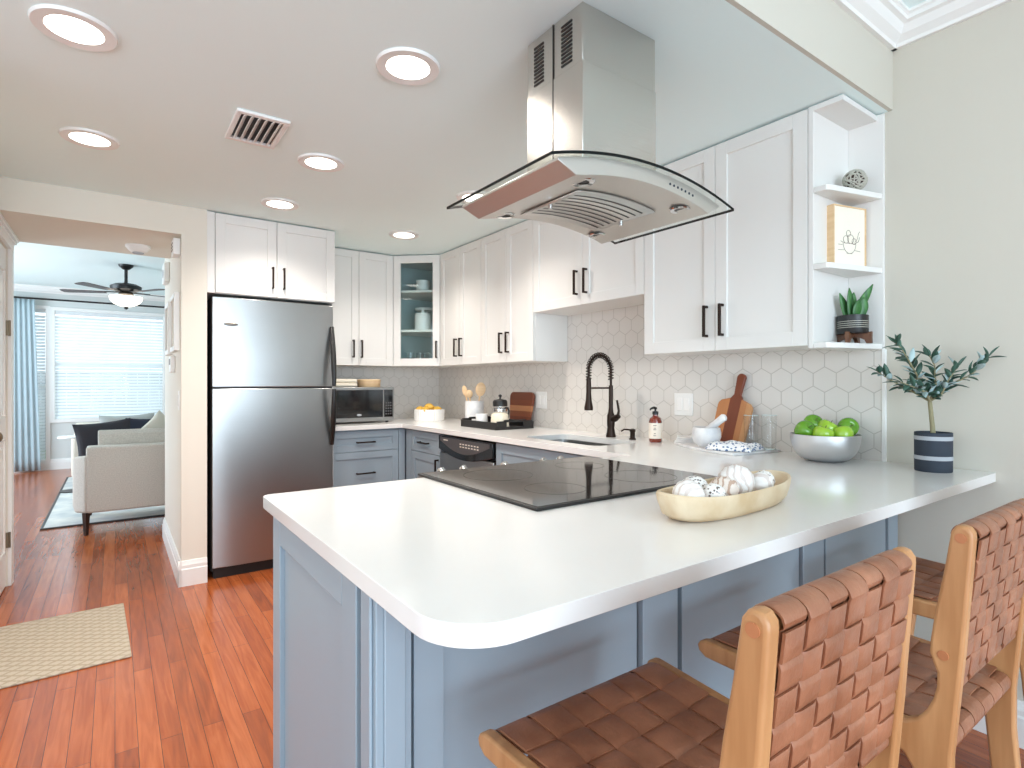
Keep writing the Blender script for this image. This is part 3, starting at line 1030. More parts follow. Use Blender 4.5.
w = FX - 1.258
lower('grey base cabinet with two drawers below the microwave', (1.258, FY, 0), 0, w - 0.001, YB - FY - 0.001,
      [('drawer', 0.0, w - 0.055, 0.718, 0.870, 0.27, 0.787, False), ('drawer', 0.0, w - 0.055, 0.105, 0.714, 0.27, 0.555, False), ('panel', w - 0.053, w - 0.001, 0.105, 0.870, None, 0, 0)])
# the drawer cabinet of the sink run in the far corner
lower('grey base cabinet with one drawer and one door left of the dishwasher', (FX, YB - 0.001, 0), RS, YB - 3.447, XW - FX - 0.001,
      [('panel', YB - FY + 0.02, YB - 3.925, 0.105, 0.870, None, 0, 0),
       ('drawer', YB - 3.922, YB - 3.448, 0.718, 0.870, YB - 3.69, 0.79, False), ('door', YB - 3.922, YB - 3.448, 0.105, 0.714, YB - 3.48, 0.62, True)])
lower('grey base cabinet with blank front under the sink', (FX, 2.755, 0), RS, 2.755 - 1.70, 0.05,
      [('door', 0, 2.755 - 1.70, 0.105, 0.870, None, 0, 0)])
# dishwasher
t = thing('dishwasher', 'stainless dishwasher with a black curved control panel under the worktop', 'dishwasher', (FX - 0.012, 3.442, 0), RS)
DW = 3.442 - 2.76
MB().box(0.004, DW - 0.004, 0.035, 0.6, 0.10, 0.868).obj('tub', M['black'], t)
MB().box(0.004, DW - 0.004, 0.0, 0.034, 0.12, 0.75).obj('door', M['steel'], t, bevel=0.004)
cpoly = [(0.004, 0.868)] + [(0.004 + (DW - 0.008) * i / 16, 0.775 - 0.05 * math.sin(PI * i / 16)) for i in range(17)] + [(DW - 0.004, 0.868)]
cp = MB().prism(cpoly, lambda p, a: (p[0], a, p[1]), -0.008, 0.03).obj('control_panel', M['blackg'], t, bevel=0.002)
lp = [(0.03, 0.858)] + [(0.03 + (DW - 0.06) * i / 16, 0.835 - 0.07 * math.sin(PI * i / 16)) for i in range(17)] + [(DW - 0.03, 0.858)]
MB().prism(lp, lambda p, a: (p[0], a, p[1]), -0.0105, -0.008).obj('control_face', mat('control_panel_grey', (78, 74, 74), 0.35), cp)
bt = MB()
for i in range(7):
    for j in range(2):
        bt.box(0.30 + i * 0.035, 0.318 + i * 0.035, -0.012, -0.0105, 0.815 + j * 0.018 - 0.006, 0.822 + j * 0.018 - 0.006)
bt.box(0.08, 0.14, -0.012, -0.0105, 0.838, 0.845)
bt.obj('button_legend', M['label'], cp)
MB().box(0.004, DW - 0.004, 0.03, 0.06, 0.0, 0.11).obj('toe_panel', M['black'], t)

# ------------------------------------------------------------------ peninsula base
PX0, PY = 0.345, 0.895
t = thing('peninsula_cabinet', 'blue grey panelled peninsula base under the white worktop', 'cabinet', (PX0, PY, 0))
K = lambda x0, x1, y0, y1, z0, z1, b_: b_.box(x0 - PX0, x1 - PX0, y0 - PY, y1 - PY, z0, z1)
b = MB()
K(0.37, 0.826, 0.918, 1.60, 0.0, HB, b)
K(1.60, XW - 0.001, 0.918, 1.6, 0.0, HB, b)
K(0.826, 1.60, 0.918, 1.0, 0.0, HB, b)
b.obj('carcass', M['grey'], t)
# shaker end panel, faces -x: rotate a front built in xz
e = MB()
EW = 1.585 - 0.955
shaker(e, 0, EW, 0.0, HB - 0.001, 0.075, 0, 0.024, 0.012)
e.obj('end_panel', M['grey'], t, bevel=0.002, loc=(0.0, 1.585 - PY, 0), rot=(0, 0, RS))
b = MB()
K(0.372, 0.374, 0.918, 0.955, 0, HB - 0.002, b)
b.obj('shadow_gap', M['grey'], t)
# corner post with a bead
b = MB()
K(0.347, 0.411, 0.868, 0.935, 0, HB - 0.001, b)
K(0.360, 0.398, 0.862, 0.868, 0, HB - 0.001, b)
K(0.341, 0.347, 0.880, 0.922, 0, HB - 0.001, b)
b.obj('corner_post', M['grey'], t, bevel=0.002)


def board(x0, x1, nm, yf):
    b_ = MB()
    K(x0, x1, yf, 0.917, 0, HB - 0.001, b_)
    b_.obj(nm, M['grey'], t, bevel=0.0015)


board(0.421, 0.480, 'pilaster', 0.880)
board(0.480, 1.000, 'back_panel', 0.892)
board(1.008, 1.135, 'pilaster', 0.880)
board(1.161, 1.735, 'back_panel', 0.887)
board(1.747, 1.880, 'pilaster', 0.880)
board(1.908, 2.375, 'back_panel', 0.887)
board(2.385, 2.47, 'pilaster', 0.880)
b = MB()
K(0.412, 2.485, 0.9165, 0.9185, 0, HB - 0.002, b)
b.obj('backing_sheet', M['grey'], t)

# ------------------------------------------------------------------ worktop
RX0, RX1, RY0, RY1 = 0.826, 1.594, 1.052, 1.70
ct = bmesh.new()
r = 0.10
out = arc(0.33 + r, 0.59 + r, r, PI, 1.5 * PI, 10) + [(XW - 0.001, 0.59), (XW - 0.001, YB - 0.009), (1.2575, YB - 0.009), (1.2575, 4.0), (1.815, 4.0), (1.815, 1.656), (RX1 - 0.012, 1.656), (RX1 - 0.012, RY0 + 0.012), (RX0 + 0.012, RY0 + 0.012), (RX0 + 0.012, 1.656)] + arc(0.33 + 0.025, 1.656 - 0.025, 0.025, PI / 2, PI, 5)
SKX0, SKX1, SKY0, SKY1 = 1.935, 2.265, 1.99, 2.60
hole = rrect(SKX0, SKX1, SKY0, SKY1, 0.06, 6)
edges = []
for loop in (out, hole):
    vs = [ct.verts.new((x, y, HB)) for x, y in loop]
    edges += [ct.edges.new((vs[i], vs[(i + 1) % len(vs)])) for i in range(len(vs))]
res = bmesh.ops.triangle_fill(ct, use_beauty=True, use_dissolve=False, edges=edges)
ext = bmesh.ops.extrude_face_region(ct, geom=[f for f in ct.faces])
bmesh.ops.translate(ct, vec=(0, 0, CT - HB), verts=[g for g in ext['geom'] if isinstance(g, bmesh.types.BMVert)])
bmesh.ops.recalc_face_normals(ct, faces=ct.faces)
mb = MB()
mb.b.free()
mb.b = ct
wk = mb.obj('worktop', M['quartz'], bevel=0.004, seg=3, smooth=0.5)
tag(wk, 'continuous white quartz worktop with a rounded corner on the peninsula and sink run', 'worktop')

# sink
t = thing('sink', 'stainless undermount sink set into the worktop below the black faucet', 'sink', (SKX0, SKY0, HB))
W_, D_ = SKX1 - SKX0, SKY1 - SKY0
sk = MB()
rings = []
for off, z in ((0.012, -0.0005), (-0.004, -0.0005), (-0.004, -0.02), (-0.006, -0.17), (-0.03, -0.185)):
    rings.append([sk.b.verts.new((p[0], p[1], z)) for p in rrect(-off, W_ + off, -off, D_ + off, max(0.02, 0.06 + off), 6)])
for A_, B_ in zip(rings, rings[1:]):
    for i in range(len(A_)):
        sk.b.faces.new((A_[i], A_[(i + 1) % len(A_)], B_[(i + 1) % len(A_)], B_[i]))
sk.b.faces.new(rings[-1])
so = sk.obj('basin', M['steel'], t)
md = so.modifiers.new('thickness', 'SOLIDIFY')
md.thickness = 0.002
md.offset = 1
MB().lathe([(0, 0.002), (0.03, 0.002), (0.042, 0.004), (0.045, 0), (0, 0)], (W_ / 2, D_ / 2, -0.183)).obj('drain', M['chrome'], t)

# ------------------------------------------------------------------ range
t = thing('range', 'slide-in range with black glass cooktop set into the peninsula', 'range', (RX0, RY0, 0))
RW, RD = RX1 - RX0, RY1 - RY0
MB().box(0.016, RW - 0.016, 0.02, RD - 0.05, 0.05, 0.912).obj('body', M['steeld'], t)
MB().box(0, RW, 0, RD, CT + 0.0005, CT + 0.0085).obj('cooktop_frame', M['black'], t, bevel=0.002)
ckg = MB().box(0.010, RW - 0.010, 0.010, RD - 0.015, CT + 0.0086, CT + 0.0096).obj('cooktop_glass', M['ctglass'], t)
for x, y, rr in ((0.2, 0.17, 0.09), (0.56, 0.17, 0.115), (0.2, 0.46, 0.115), (0.56, 0.46, 0.09)):
    MB().lathe([(rr - 0.002, 0), (rr, 0), (rr, 0.0003), (rr - 0.002, 0.0003), (rr - 0.002, 0)], (x, y, CT + 0.0096), 48).obj('burner_ring', mat('burner_ring_print', (52, 48, 46), 0.2), ckg)
cpn = MB().prism([(RD - 0.05, CT), (RD, CT), (RD + 0.03, CT - 0.02), (RD + 0.03, CT - 0.10), (RD - 0.05, CT - 0.10)], lambda p, a: (a, p[0], p[1]), 0.004, RW - 0.004).obj('control_panel', M['steel'], t, bevel=0.002)
for x in (0.11, 0.20, 0.38, 0.57, 0.66):
    MB().tube([(x, RD + 0.014, CT - 0.022), (x, RD + 0.026, CT - 0.010), (x, RD + 0.042, CT + 0.004)], [0.020, 0.018, 0.015], 20).obj('knob', M['chrome'], cpn)
MB().box(0.02, RW - 0.02, RD - 0.05, RD + 0.005, 0.2, CT - 0.11).obj('oven_door', M['steel'], t, bevel=0.003)
MB().cyl((0.06, RD + 0.05, 0.74), (RW - 0.06, RD + 0.05, 0.74), 0.011).cyl((0.08, RD, 0.74), (0.08, RD + 0.05, 0.74), 0.008).cyl((RW - 0.08, RD, 0.74), (RW - 0.08, RD + 0.05, 0.74), 0.008).obj('oven_handle', M['steel'], t)
MB().box(0.02, RW - 0.02, RD - 0.06, RD, 0.06, 0.19).obj('drawer', M['steel'], t, bevel=0.003)

# ------------------------------------------------------------------ range hood
HX0, HX1, HY0, HY1 = 0.850, 1.600, 1.025, 1.540
HXC = (HX0 + HX1) / 2
t = thing('range_hood', 'stainless island range hood with arched glass canopy hanging from the ceiling', 'range hood', (HXC, 1.28, ZC))
hz_ = lambda x: 1.828 - 0.056 * ((x - HXC) / 0.375) ** 2 - ZC
gl = MB()
N = 32
poly = [(HX0 - HXC + 0.75 * i / N, hz_(HX0 + 0.75 * i / N)) for i in range(N + 1)]
gpoly = poly + [(x, z + 0.007) for x, z in poly[::-1]]
gl.prism(gpoly, lambda p, a: (p[0], a, p[1]), HY0 - 1.28, HY1 - 1.28)
canopy = gl.obj('glass_canopy', M['hoodglass'], t, smooth=0.4)
eg = MB()
for y in (HY0 - 1.28, HY1 - 1.28):
    eg.prism([(x, z - 0.0003) for x, z in poly] + [(x, z + 0.0073) for x, z in poly[::-1]], lambda p, a: (p[0], a, p[1]), y - 0.001, y + 0.001)
for x in (HX0 - HXC, HX1 - HXC):
    z = hz_(x + HXC)
    eg.box(x - 0.001, x + 0.001, HY0 - 1.28, HY1 - 1.28, z - 0.0003, z + 0.0073)
eg.obj('polished_edge', M['edge'], canopy)
# arched steel body under the glass
BX0, BX1, BY0, BY1 = 0.885, 1.548, 1.043, 1.505
bpoly = []
n = 24
for i in range(n + 1):
    x = BX0 + (BX1 - BX0) * i / n
    bpoly.append((x - HXC, hz_(x) - 0.001))
lo = [(BX1 - HXC, hz_(BX1) - 0.008), (1.49 - HXC, 1.749 - ZC)]
for i in range(1, 18):
    x = 1.49 - (1.49 - 0.945) * i / 18
    lo.append((x - HXC, 1.749 + 0.036 * (1 - ((x - HXC) / 0.2725) ** 2) - ZC))
lo += [(0.945 - HXC, 1.749 - ZC), (BX0 - HXC, hz_(BX0) - 0.008)]
MB().prism(bpoly + lo, lambda p, a: (p[0], a, p[1]), BY0 - 1.28, BY1 - 1.28).obj('hood_body', M['steelh'], t, bevel=0.0015, smooth=0.35)
ub = lambda x: 1.749 + 0.036 * (1 - ((x) / 0.2725) ** 2) - ZC
# filter panel with slots
fx0, fx1, fy0, fy1 = -0.165, 0.165, -0.115, 0.155
fl = MB()
fl.grid(16, 1, lambda u, v: (fx0 + (fx1 - fx0) * u, fy0 + (fy1 - fy0) * v, ub(fx0 + (fx1 - fx0) * u) - 0.005))
fo = fl.obj('grease_filter', M['steelh'], t)
md = fo.modifiers.new('thickness', 'SOLIDIFY')
md.thickness = 0.004
md.offset = 0
for k in range(8):
    y = fy0 + 0.035 + k * (fy1 - fy0 - 0.07) / 7
    s = MB()
    s.grid(16, 1, lambda u, v: (fx0 + 0.02 + (fx1 - fx0 - 0.04) * u, y - 0.004 + 0.008 * v, ub(fx0 + 0.02 + (fx1 - fx0 - 0.04) * u) - 0.0078))
    s.obj('filter_slot', M['black'], fo)
for x, y in ((fx0 + 0.012, 0.02), (fx1 - 0.012, 0.02)):
    MB().cyl((x, y, ub(x) - 0.022), (x, y, ub(x) - 0.006), 0.007).obj('filter_latch', M['chrome'], fo)
for x, y in ((-0.205, -0.18), (0.205, -0.18), (-0.205, 0.185), (0.205, 0.185)):
    z = ub(x)
    lamp = MB().lathe([(0.018, -0.002), (0.031, -0.0035), (0.034, 0.0), (0.018, 0.002)], (x, y, z), 28).obj('hood_lamp', M['chrome'], t)
    MB().lathe([(0, -0.0005), (0.018, -0.0005), (0.018, 0.002), (0, 0.002)], (x, y, z), 24).obj('lamp_lens', M['black'], lamp)
# chimney: two telescoping sleeves
CHX0, CHX1, CHY0, CHY1 = 1.068 - HXC, 1.378 - HXC, 1.152 - 1.28, 1.410 - 1.28
zt = 1.85 - ZC
MB().box(CHX0 + 0.002, CHX1 - 0.002, CHY0 + 0.002, CHY1 - 0.002, -0.165, -0.001).obj('upper_chimney', M['steelc'], t, bevel=0.001)
MB().box(CHX0, CHX1, CHY0, CHY1, zt - 0.02, -0.165).obj('lower_chimney', M['steelc'], t, bevel=0.0015)
MB().box(CHX0 - 0.0008, CHX0 + 0.001, 0.0, 0.0035, zt - 0.02, -0.001).obj('sleeve_seam', M['black'], t)
for yc in (-0.058, 0.072):
    for k in range(11):
        z = -0.148 + k * 0.0115
        MB().box(CHX0 - 0.0002, CHX0 + 0.0015, yc - 0.023, yc + 0.023, z, z + 0.006).obj('vent_slot', M['black'], t)
# touch controls on the front edge
for k in range(7):
    x = 0.105 + k * 0.0175 - 0.02
    MB().lathe([(0, 0), (0.0038, 0), (0.0038, 0.0012), (0, 0.0012)], seg=12).move(Matrix.Translation((x, BY0 - 1.28, (hz_(HXC + x) + ub(x)) / 2 - 0.001)) @ Matrix.Rotation(PI / 2, 4, 'X')).obj('control_button', M['navy'], t)

# ------------------------------------------------------------------ refrigerator
FRX0, FRX1 = 0.492, 1.246
FW = FRX1 - FRX0
t = thing('refrigerator', 'stainless top-freezer refrigerator with black bowed handles', 'refrigerator', (FRX0, 3.89, 0))
MB().box(0, FW, 0.065, 0.70, 0.035, 1.772).obj('body', mat('fridge_side_grey', (58, 56, 55), 0.5), t, bevel=0.004)
MB().box(0.01, FW - 0.01, 0.03, 0.10, 0.0, 0.062).obj('toe_grille', M['black'], t)


def fdoor(nm, z0, z1):
    n_ = 14
    prof = [(FW * i / n_, 0.012 - 0.014 * math.sin(PI * i / n_) ** 0.6) for i in range(n_ + 1)] + [(FW, 0.06), (0, 0.06)]
    return MB().xy(prof, z0, z1).obj(nm, M['steel'], t, bevel=0.004, smooth=0.5)


fz_d = fdoor('freezer_door', 1.203, 1.770)
fr_d = fdoor('fridge_door', 0.068, 1.193)
MB().box(0.004, FW - 0.004, 0.02, 0.06, 1.193, 1.203).obj('gasket', M['black'], t)
hx = FW - 0.010


def bow(za, zb, flip):
    pts, rs = [], []
    for i in range(15):
        s = i / 14
        z = za + (zb - za) * s
        q = s if not flip else 1 - s
        pts.append((hx - 0.012 * math.sin(PI * q / 2), 0.005 - 0.085 * math.sin(PI / 2 * q) ** 1.1, z))
        rs.append(0.013 + 0.006 * math.sin(PI * s))
    return MB().tube(pts, rs, 12)


bow(1.62, 1.208, False).obj('handle', M['black'], fz_d)['label'] = 'black bowed handle'
bow(1.188, 0.80, True).obj('handle', M['black'], fr_d)['label'] = 'black bowed handle'
MB().sphere((0.105, 0.001, 1.60), 1, (0.042, 0.004, 0.0105)).obj('emblem', M['steeld'], fz_d)

# ------------------------------------------------------------------ microwave and things near it
t = thing('microwave', 'stainless microwave with black glass front beside the refrigerator', 'microwave', (1.335, 4.205, CT))
MB().box(0, 0.50, 0.012, 0.38, 0.014, 0.282).obj('housing', M['steel'], t, bevel=0.004)
MB().box(0.0, 0.50, 0.0, 0.012, 0.014, 0.282).obj('front_frame', M['steel'], t, bevel=0.003)
dg = MB().box(0.012, 0.405, -0.004, 0.0, 0.045, 0.262).obj('door_glass', M['blackg'], t, bevel=0.002)
MB().box(0.415, 0.488, -0.003, 0.0, 0.045, 0.262).obj('control_panel', M['blackg'], t, bevel=0.002)
bt = MB()
for i in range(3):
    for j in range(5):
        bt.box(0.426 + i * 0.019, 0.438 + i * 0.019, -0.0045, -0.003, 0.065 + j * 0.022, 0.075 + j * 0.022)
bt.obj('keypad', mat('keypad_grey', (84, 84, 86), 0.5), t)
MB().sphere((0.21, -0.004, 0.066), 1, (0.02, 0.002, 0.008)).obj('emblem', M['potband'], t)
f = MB()
for x, y in ((0.04, 0.05), (0.46, 0.05), (0.04, 0.34), (0.46, 0.34)):
    f.cyl((x, y, 0), (x, y, 0.015), 0.012)
f.obj('foot', M['black'], t)
MT = CT + 0.2822


def folded(name, label, loc, lx, ly, h, m, group):
    o_ = MB().xy(rrect(-lx / 2, lx / 2, -ly / 2, ly / 2, 0.018), 0, h).obj(name, m, bevel=h * 0.45, seg=4)
    o_.location = loc
    return tag(o_, label, 'cloth', group)


folded('folded_towel', 'lower cream folded towel on top of the microwave', (1.455, 4.37, MT), 0.22, 0.18, 0.033, M['linen'], 'folded towels on the microwave')
folded('folded_towel', 'upper cream folded towel stacked on top of the microwave', (1.458, 4.372, MT + 0.034), 0.214, 0.172, 0.031, M['linen'], 'folded towels on the microwave')
t = thing('round_box', 'round bentwood box with lid on top of the microwave', 'box', (1.685, 4.36, MT))
MB().lathe([(0, 0), (0.088, 0), (0.09, 0.003), (0.09, 0.04), (0.0, 0.04)], seg=40).obj('base', M['boxwood'], t)
MB().lathe([(0, 0.040), (0.092, 0.040), (0.093, 0.058), (0.088, 0.063), (0, 0.064)], seg=40).obj('lid', M['boxwood'], t)

# ribbed white bowl with lemons in the corner
t = MB()
seg = 72
prof = [(0, 0), (0.118, 0), (0.124, 0.006), (0.126, 0.02), (0.127, 0.095), (0.121, 0.097), (0.12, 0.02), (0, 0.012)]
rb = t.lathe(prof, seg=seg)
for v in rb.b.verts:
    rr = math.hypot(v.co.x, v.co.y)
    if rr > 0.122:
        k_ = int(round(math.atan2(v.co.y, v.co.x) / (2 * PI) * seg))
        if k_ % 2:
            v.co.x *= 0.975
            v.co.y *= 0.975
ro = rb.obj('ribbed_bowl', M['ceramic'], smooth=0.2)
ro.location = (2.155, 4.21, CT)
tag(ro, 'white ribbed bowl of yellow fruit in the far corner of the worktop', 'bowl')
lemons = [(-0.06, -0.05), (0.055, -0.045), (0.0, 0.01), (-0.055, 0.055), (0.06, 0.05)]
labs = ['lemon at the front left of the ribbed white bowl', 'lemon at the front right of the ribbed white bowl', 'lemon topmost in the middle of the ribbed white bowl', 'lemon at the back left of the ribbed white bowl', 'lemon at the back right of the ribbed white bowl']
for (x, y), lb in zip(lemons, labs):
    c = MB().sphere((0, 0, 0), 0.037, (1.22, 1, 1), 18, lambda d: 1 + 0.14 * max(0, abs(d.x) - 0.85) / 0.15)
    o = c.obj('lemon', M['lemon'])
    o.location = (2.155 + x, 4.21 + y, CT + 0.083 + (0.025 if 'topmost' in lb else 0))
    o.rotation_euler = (0.3, 0.2, random.uniform(0, 3))
    tag(o, lb, 'lemon', 'lemons in the ribbed bowl')

# ------------------------------------------------------------------ sink run props
# crock of wooden utensils
CKX, CKY = 2.285, 3.70
t = thing('utensil_crock', 'white marbled crock of wooden utensils behind the black tray', 'crock', (CKX, CKY, CT))
MB().lathe([(0, 0), (0.066, 0), (0.072, 0.008), (0.074, 0.165), (0.072, 0.175), (0.064, 0.175), (0.062, 0.02), (0, 0.012)], seg=40).obj('jar', M['marble'], t)


def spoon(label, nm, dx, dy, lean, head, ln):
    o_ = thing(nm, label, 'utensil', (CKX + dx * 0.35, CKY + dy * 0.35, CT + 0.016), 0, 'wooden utensils in the crock')
    top = Vector((dx, dy, ln))
    MB().tube([(0, 0, 0), top * 0.5, top * 0.8], [0.0055, 0.006, 0.007], 10).obj('shaft', M['boxwood'], o_)
    e_ = MB()
    ax = Vector((dx, dy, ln)).normalized()
    e_.sphere((0, 0, 0), 1, head, 18)
    q = Vector((0, 0, 1)).rotation_difference(ax).to_matrix().to_4x4()
    e_.move(Matrix.Translation(top * 0.88) @ q @ Matrix.Rotation(lean, 4, 'Z'))
    e_.obj('spoon_head', M['boxwood'], o_)


spoon('wooden spoon leaning left in the marbled crock', 'wooden_spoon', -0.02, 0.085, -0.62, (0.021, 0.008, 0.045), 0.27)
spoon('wide wooden spatula leaning right in the marbled crock', 'wooden_spatula', 0.015, -0.05, -0.62, (0.04, 0.007, 0.055), 0.285)
spoon('wooden ladle in the middle of the marbled crock', 'wooden_ladle', -0.05, -0.02, -0.62, (0.028, 0.018, 0.032), 0.245)

# tray
TX0, TX1, TY0, TY1 = 2.055, 2.370, 3.055, 3.515
t = thing('serving_tray', 'black wooden serving tray with cut-out handles on the sink run', 'tray', ((TX0 + TX1) / 2, (TY0 + TY1) / 2, CT))
tx, ty = (TX1 - TX0) / 2, (TY1 - TY0) / 2
MB().box(-tx, tx, -ty, ty, 0, 0.008).obj('base', M['black'], t)
for x in (-tx, tx - 0.01):
    MB().box(x, x + 0.01, -ty, ty, 0.008, 0.05).obj('long_side', M['black'], t, bevel=0.001)
for s in (-1, 1):
    y0, y1 = sorted((s * ty, s * (ty - 0.01)))
    b = MB().box(-tx + 0.01, -0.07, y0, y1, 0.008, 0.058).box(0.07, tx - 0.01, y0, y1, 0.008, 0.058).box(-0.07, 0.07, y0, y1, 0.008, 0.02).box(-0.09, 0.09, y0, y1, 0.05, 0.066)
    b.obj('handle_side', M['black'], t, bevel=0.001)
TZ = CT + 0.0085
# french press
t = thing('french_press', 'glass french press with black lid on the black tray', 'french press', (2.235, 3.27, TZ))
MB().lathe([(0, 0.004), (0.046, 0.004), (0.048, 0.15), (0.0465, 0.15), (0.0445, 0.008), (0, 0.008)], seg=32).obj('beaker', M['glass'], t)
MB().lathe([(0.0, 0), (0.05, 0), (0.05, 0.012), (0.0485, 0.012), (0.0485, 0.004), (0, 0.004)], seg=32).lathe([(0.0488, 0.105), (0.0505, 0.105), (0.0505, 0.125), (0.0488, 0.125), (0.0488, 0.105)], seg=32).obj('frame', M['chrome'], t)
MB().lathe([(0.052, 0.142), (0.053, 0.172), (0.045, 0.186), (0.012, 0.192), (0.006, 0.194), (0.006, 0.205), (0.013, 0.212), (0.011, 0.222), (0, 0.226)], seg=32).lathe([(0.0, 0.142), (0.052, 0.142)], seg=32).obj('lid', M['black'], t)
MB().tube([(0.01, -0.05, 0.13), (0.014, -0.075, 0.132), (0.016, -0.085, 0.11), (0.014, -0.08, 0.06), (0.01, -0.05, 0.035)], 0.007, 10).obj('handle', M['black'], t)
MB().lathe([(0, 0.009), (0.044, 0.009), (0.0442, 0.03), (0, 0.03)], seg=24).obj('plunger', M['steeld'], t)
# cream canister in front of the press, small cup
t = thing('sugar_bowl', 'cream sugar bowl in front of the french press on the tray', 'sugar bowl', (2.140, 3.135, TZ))
MB().lathe([(0, 0), (0.06, 0), (0.065, 0.008), (0.058, 0.09), (0.054, 0.094), (0, 0.095)], seg=36).obj('bowl', M['cream'], t)
MB().lathe([(0, 0.095), (0.05, 0.095), (0.047, 0.1), (0.012, 0.104), (0, 0.105)], seg=36).obj('lid', M['cream'], t)
t = thing('mug', 'white mug on the tray left of the cream sugar bowl', 'mug', (2.115, 3.325, TZ))
MB().lathe([(0, 0), (0.036, 0), (0.042, 0.008), (0.043, 0.088), (0.039, 0.088), (0.038, 0.012), (0, 0.008)], seg=32).obj('cup', M['ceramic'], t)
MB().tube([(0, 0.04, 0.06), (0, 0.062, 0.055), (0, 0.066, 0.035), (0, 0.058, 0.02), (0, 0.04, 0.016)], 0.005, 8).obj('handle', M['black'], t)
# cutting board leaning behind tray
o = MB().prism(rrect(-0.15, 0.15, -0.105, 0.14, 0.04), lambda p, a: (a, p[0] * (0.78 + 0.22 * (p[1] + 0.105) / 0.245), p[1]), -0.009, 0.009).obj('cutting_board', M['acacia'], bevel=0.003)
o.location = (2.442, 3.30, CT + 0.108)
o.rotation_euler = (0, 0.12, 0)
tag(o, 'reddish wooden cutting board with round corners leaning behind the black tray', 'cutting board')

# faucet
t = thing('faucet', 'oil rubbed bronze spring pull-down faucet behind the sink', 'faucet', (2.345, 2.29, CT))
MB().lathe([(0, 0), (0.028, 0), (0.029, 0.006), (0.024, 0.03), (0.02, 0.055), (0.0225, 0.07), (0.0225, 0.125), (0.015, 0.145), (0.0125, 0.17), (0.0125, 0.30), (0, 0.30)], seg=28).obj('base_column', M['bronze'], t)
R_ = 0.088
path = [(0, 0, 0.30), (0, 0, 0.36)]
for i in range(13):
    a = PI * i / 12
    path.append((-R_ + R_ * math.cos(a), 0, 0.385 + R_ * math.sin(a)))
path += [(-2 * R_, 0, 0.33)]
MB().tube(path, 0.0075, 12).obj('spout_tube', M['bronze'], t)
sp = []
seglen = []
import itertools
pv = [Vector(p) for p in path]
cum = [0]
for a_, b_ in zip(pv, pv[1:]):
    cum.append(cum[-1] + (b_ - a_).length)
turns = 24
for i in range(turns * 10 + 1):
    s = cum[-1] * (0.08 + 0.92 * i / (turns * 10))
    j = max(k_ for k_ in range(len(cum)) if cum[k_] <= s + 1e-9)
    j = min(j, len(pv) - 2)
    f_ = (s - cum[j]) / max(cum[j + 1] - cum[j], 1e-9)
    p = pv[j].lerp(pv[j + 1], f_)
    tg = (pv[j + 1] - pv[j]).normalized()
    n1 = Vector((0, 1, 0))
    n2 = tg.cross(n1)
    ph = 2 * PI * i / 10
    sp.append(p + 0.015 * (math.cos(ph) * n1 + math.sin(ph) * n2))
MB().tube(sp, 0.0031, 6).obj('spring_coil', M['bronze'], t)
MB().cyl((0, 0, 0.285), (-2 * R_, 0, 0.285), 0.005, seg=10).obj('support_arm', M['bronze'], t)
MB().lathe([(0, 0.16), (0.024, 0.16), (0.025, 0.175), (0.017, 0.215), (0.014, 0.26), (0.0145, 0.30), (0.012, 0.345), (0, 0.345)], (-2 * R_, 0, 0), 24).obj('spray_head', M['bronze'], t)
MB().tube([(0, 0, 0.10), (0.0, -0.035, 0.11), (0.0, -0.062, 0.125)], [0.017, 0.02, 0.014], 16).tube([(0, -0.055, 0.125), (0.0, -0.062, 0.155), (0.0, -0.048, 0.215)], [0.009, 0.007, 0.006], 10).obj('lever_handle', M['bronze'], t)
t = thing('deck_soap_pump', 'small dark bronze soap pump set in the worktop right of the faucet', 'soap pump', (2.335, 2.115, CT))
MB().lathe([(0, 0), (0.019, 0), (0.019, 0.004), (0.014, 0.01), (0.0135, 0.04), (0.0165, 0.045), (0.0165, 0.056), (0.008, 0.06), (0, 0.06)], seg=24).obj('collar', M['bronze'], t)
MB().tube([(0, 0, 0.052), (-0.05, 0.015, 0.058), (-0.068, 0.02, 0.048)], [0.005, 0.0045, 0.004], 10).obj('spout', M['bronze'], t)
# soap bottle
t = thing('soap_bottle', 'amber glass soap bottle with white label and black pump', 'soap bottle', (2.335, 1.955, CT))
MB().lathe([(0, 0), (0.031, 0), (0.034, 0.005), (0.034, 0.11), (0.028, 0.128), (0.014, 0.138), (0.013, 0.148), (0, 0.148)], seg=32).obj('bottle', M['amber'], t)
lb = MB().lathe([(0.0343, 0.02), (0.0349, 0.02), (0.0349, 0.102), (0.0343, 0.102), (0.0343, 0.02)], seg=32).obj('label_wrap', M['label'], t)
lt = MB()
for j, (z, w0) in enumerate(((0.088, 0.5), (0.074, 0.34), (0.066, 0.44), (0.045, 0.3), (0.034, 0.4))):
    for k in range(5):
        a0 = PI + 0.62 - w0 / 2 + w0 * k / 5
        a1 = a0 + w0 / 5 * 0.8
        rr = 0.0352
        lt.b.faces.new([lt.b.verts.new((rr * math.cos(q), rr * math.sin(q), zz)) for q, zz in ((a0, z), (a1, z), (a1, z + 0.004), (a0, z + 0.004))])
lt.obj('print', M['ink'], lb)
MB().lathe([(0, 0.146), (0.016, 0.146), (0.016, 0.162), (0.005, 0.165), (0.005, 0.178), (0, 0.178)], seg=20).tube([(0.004, 0, 0.178), (-0.012, 0, 0.183), (-0.036, 0, 0.178), (-0.042, 0, 0.17)], [0.008, 0.007, 0.005, 0.004], 10).obj('pump', M['black'], t)

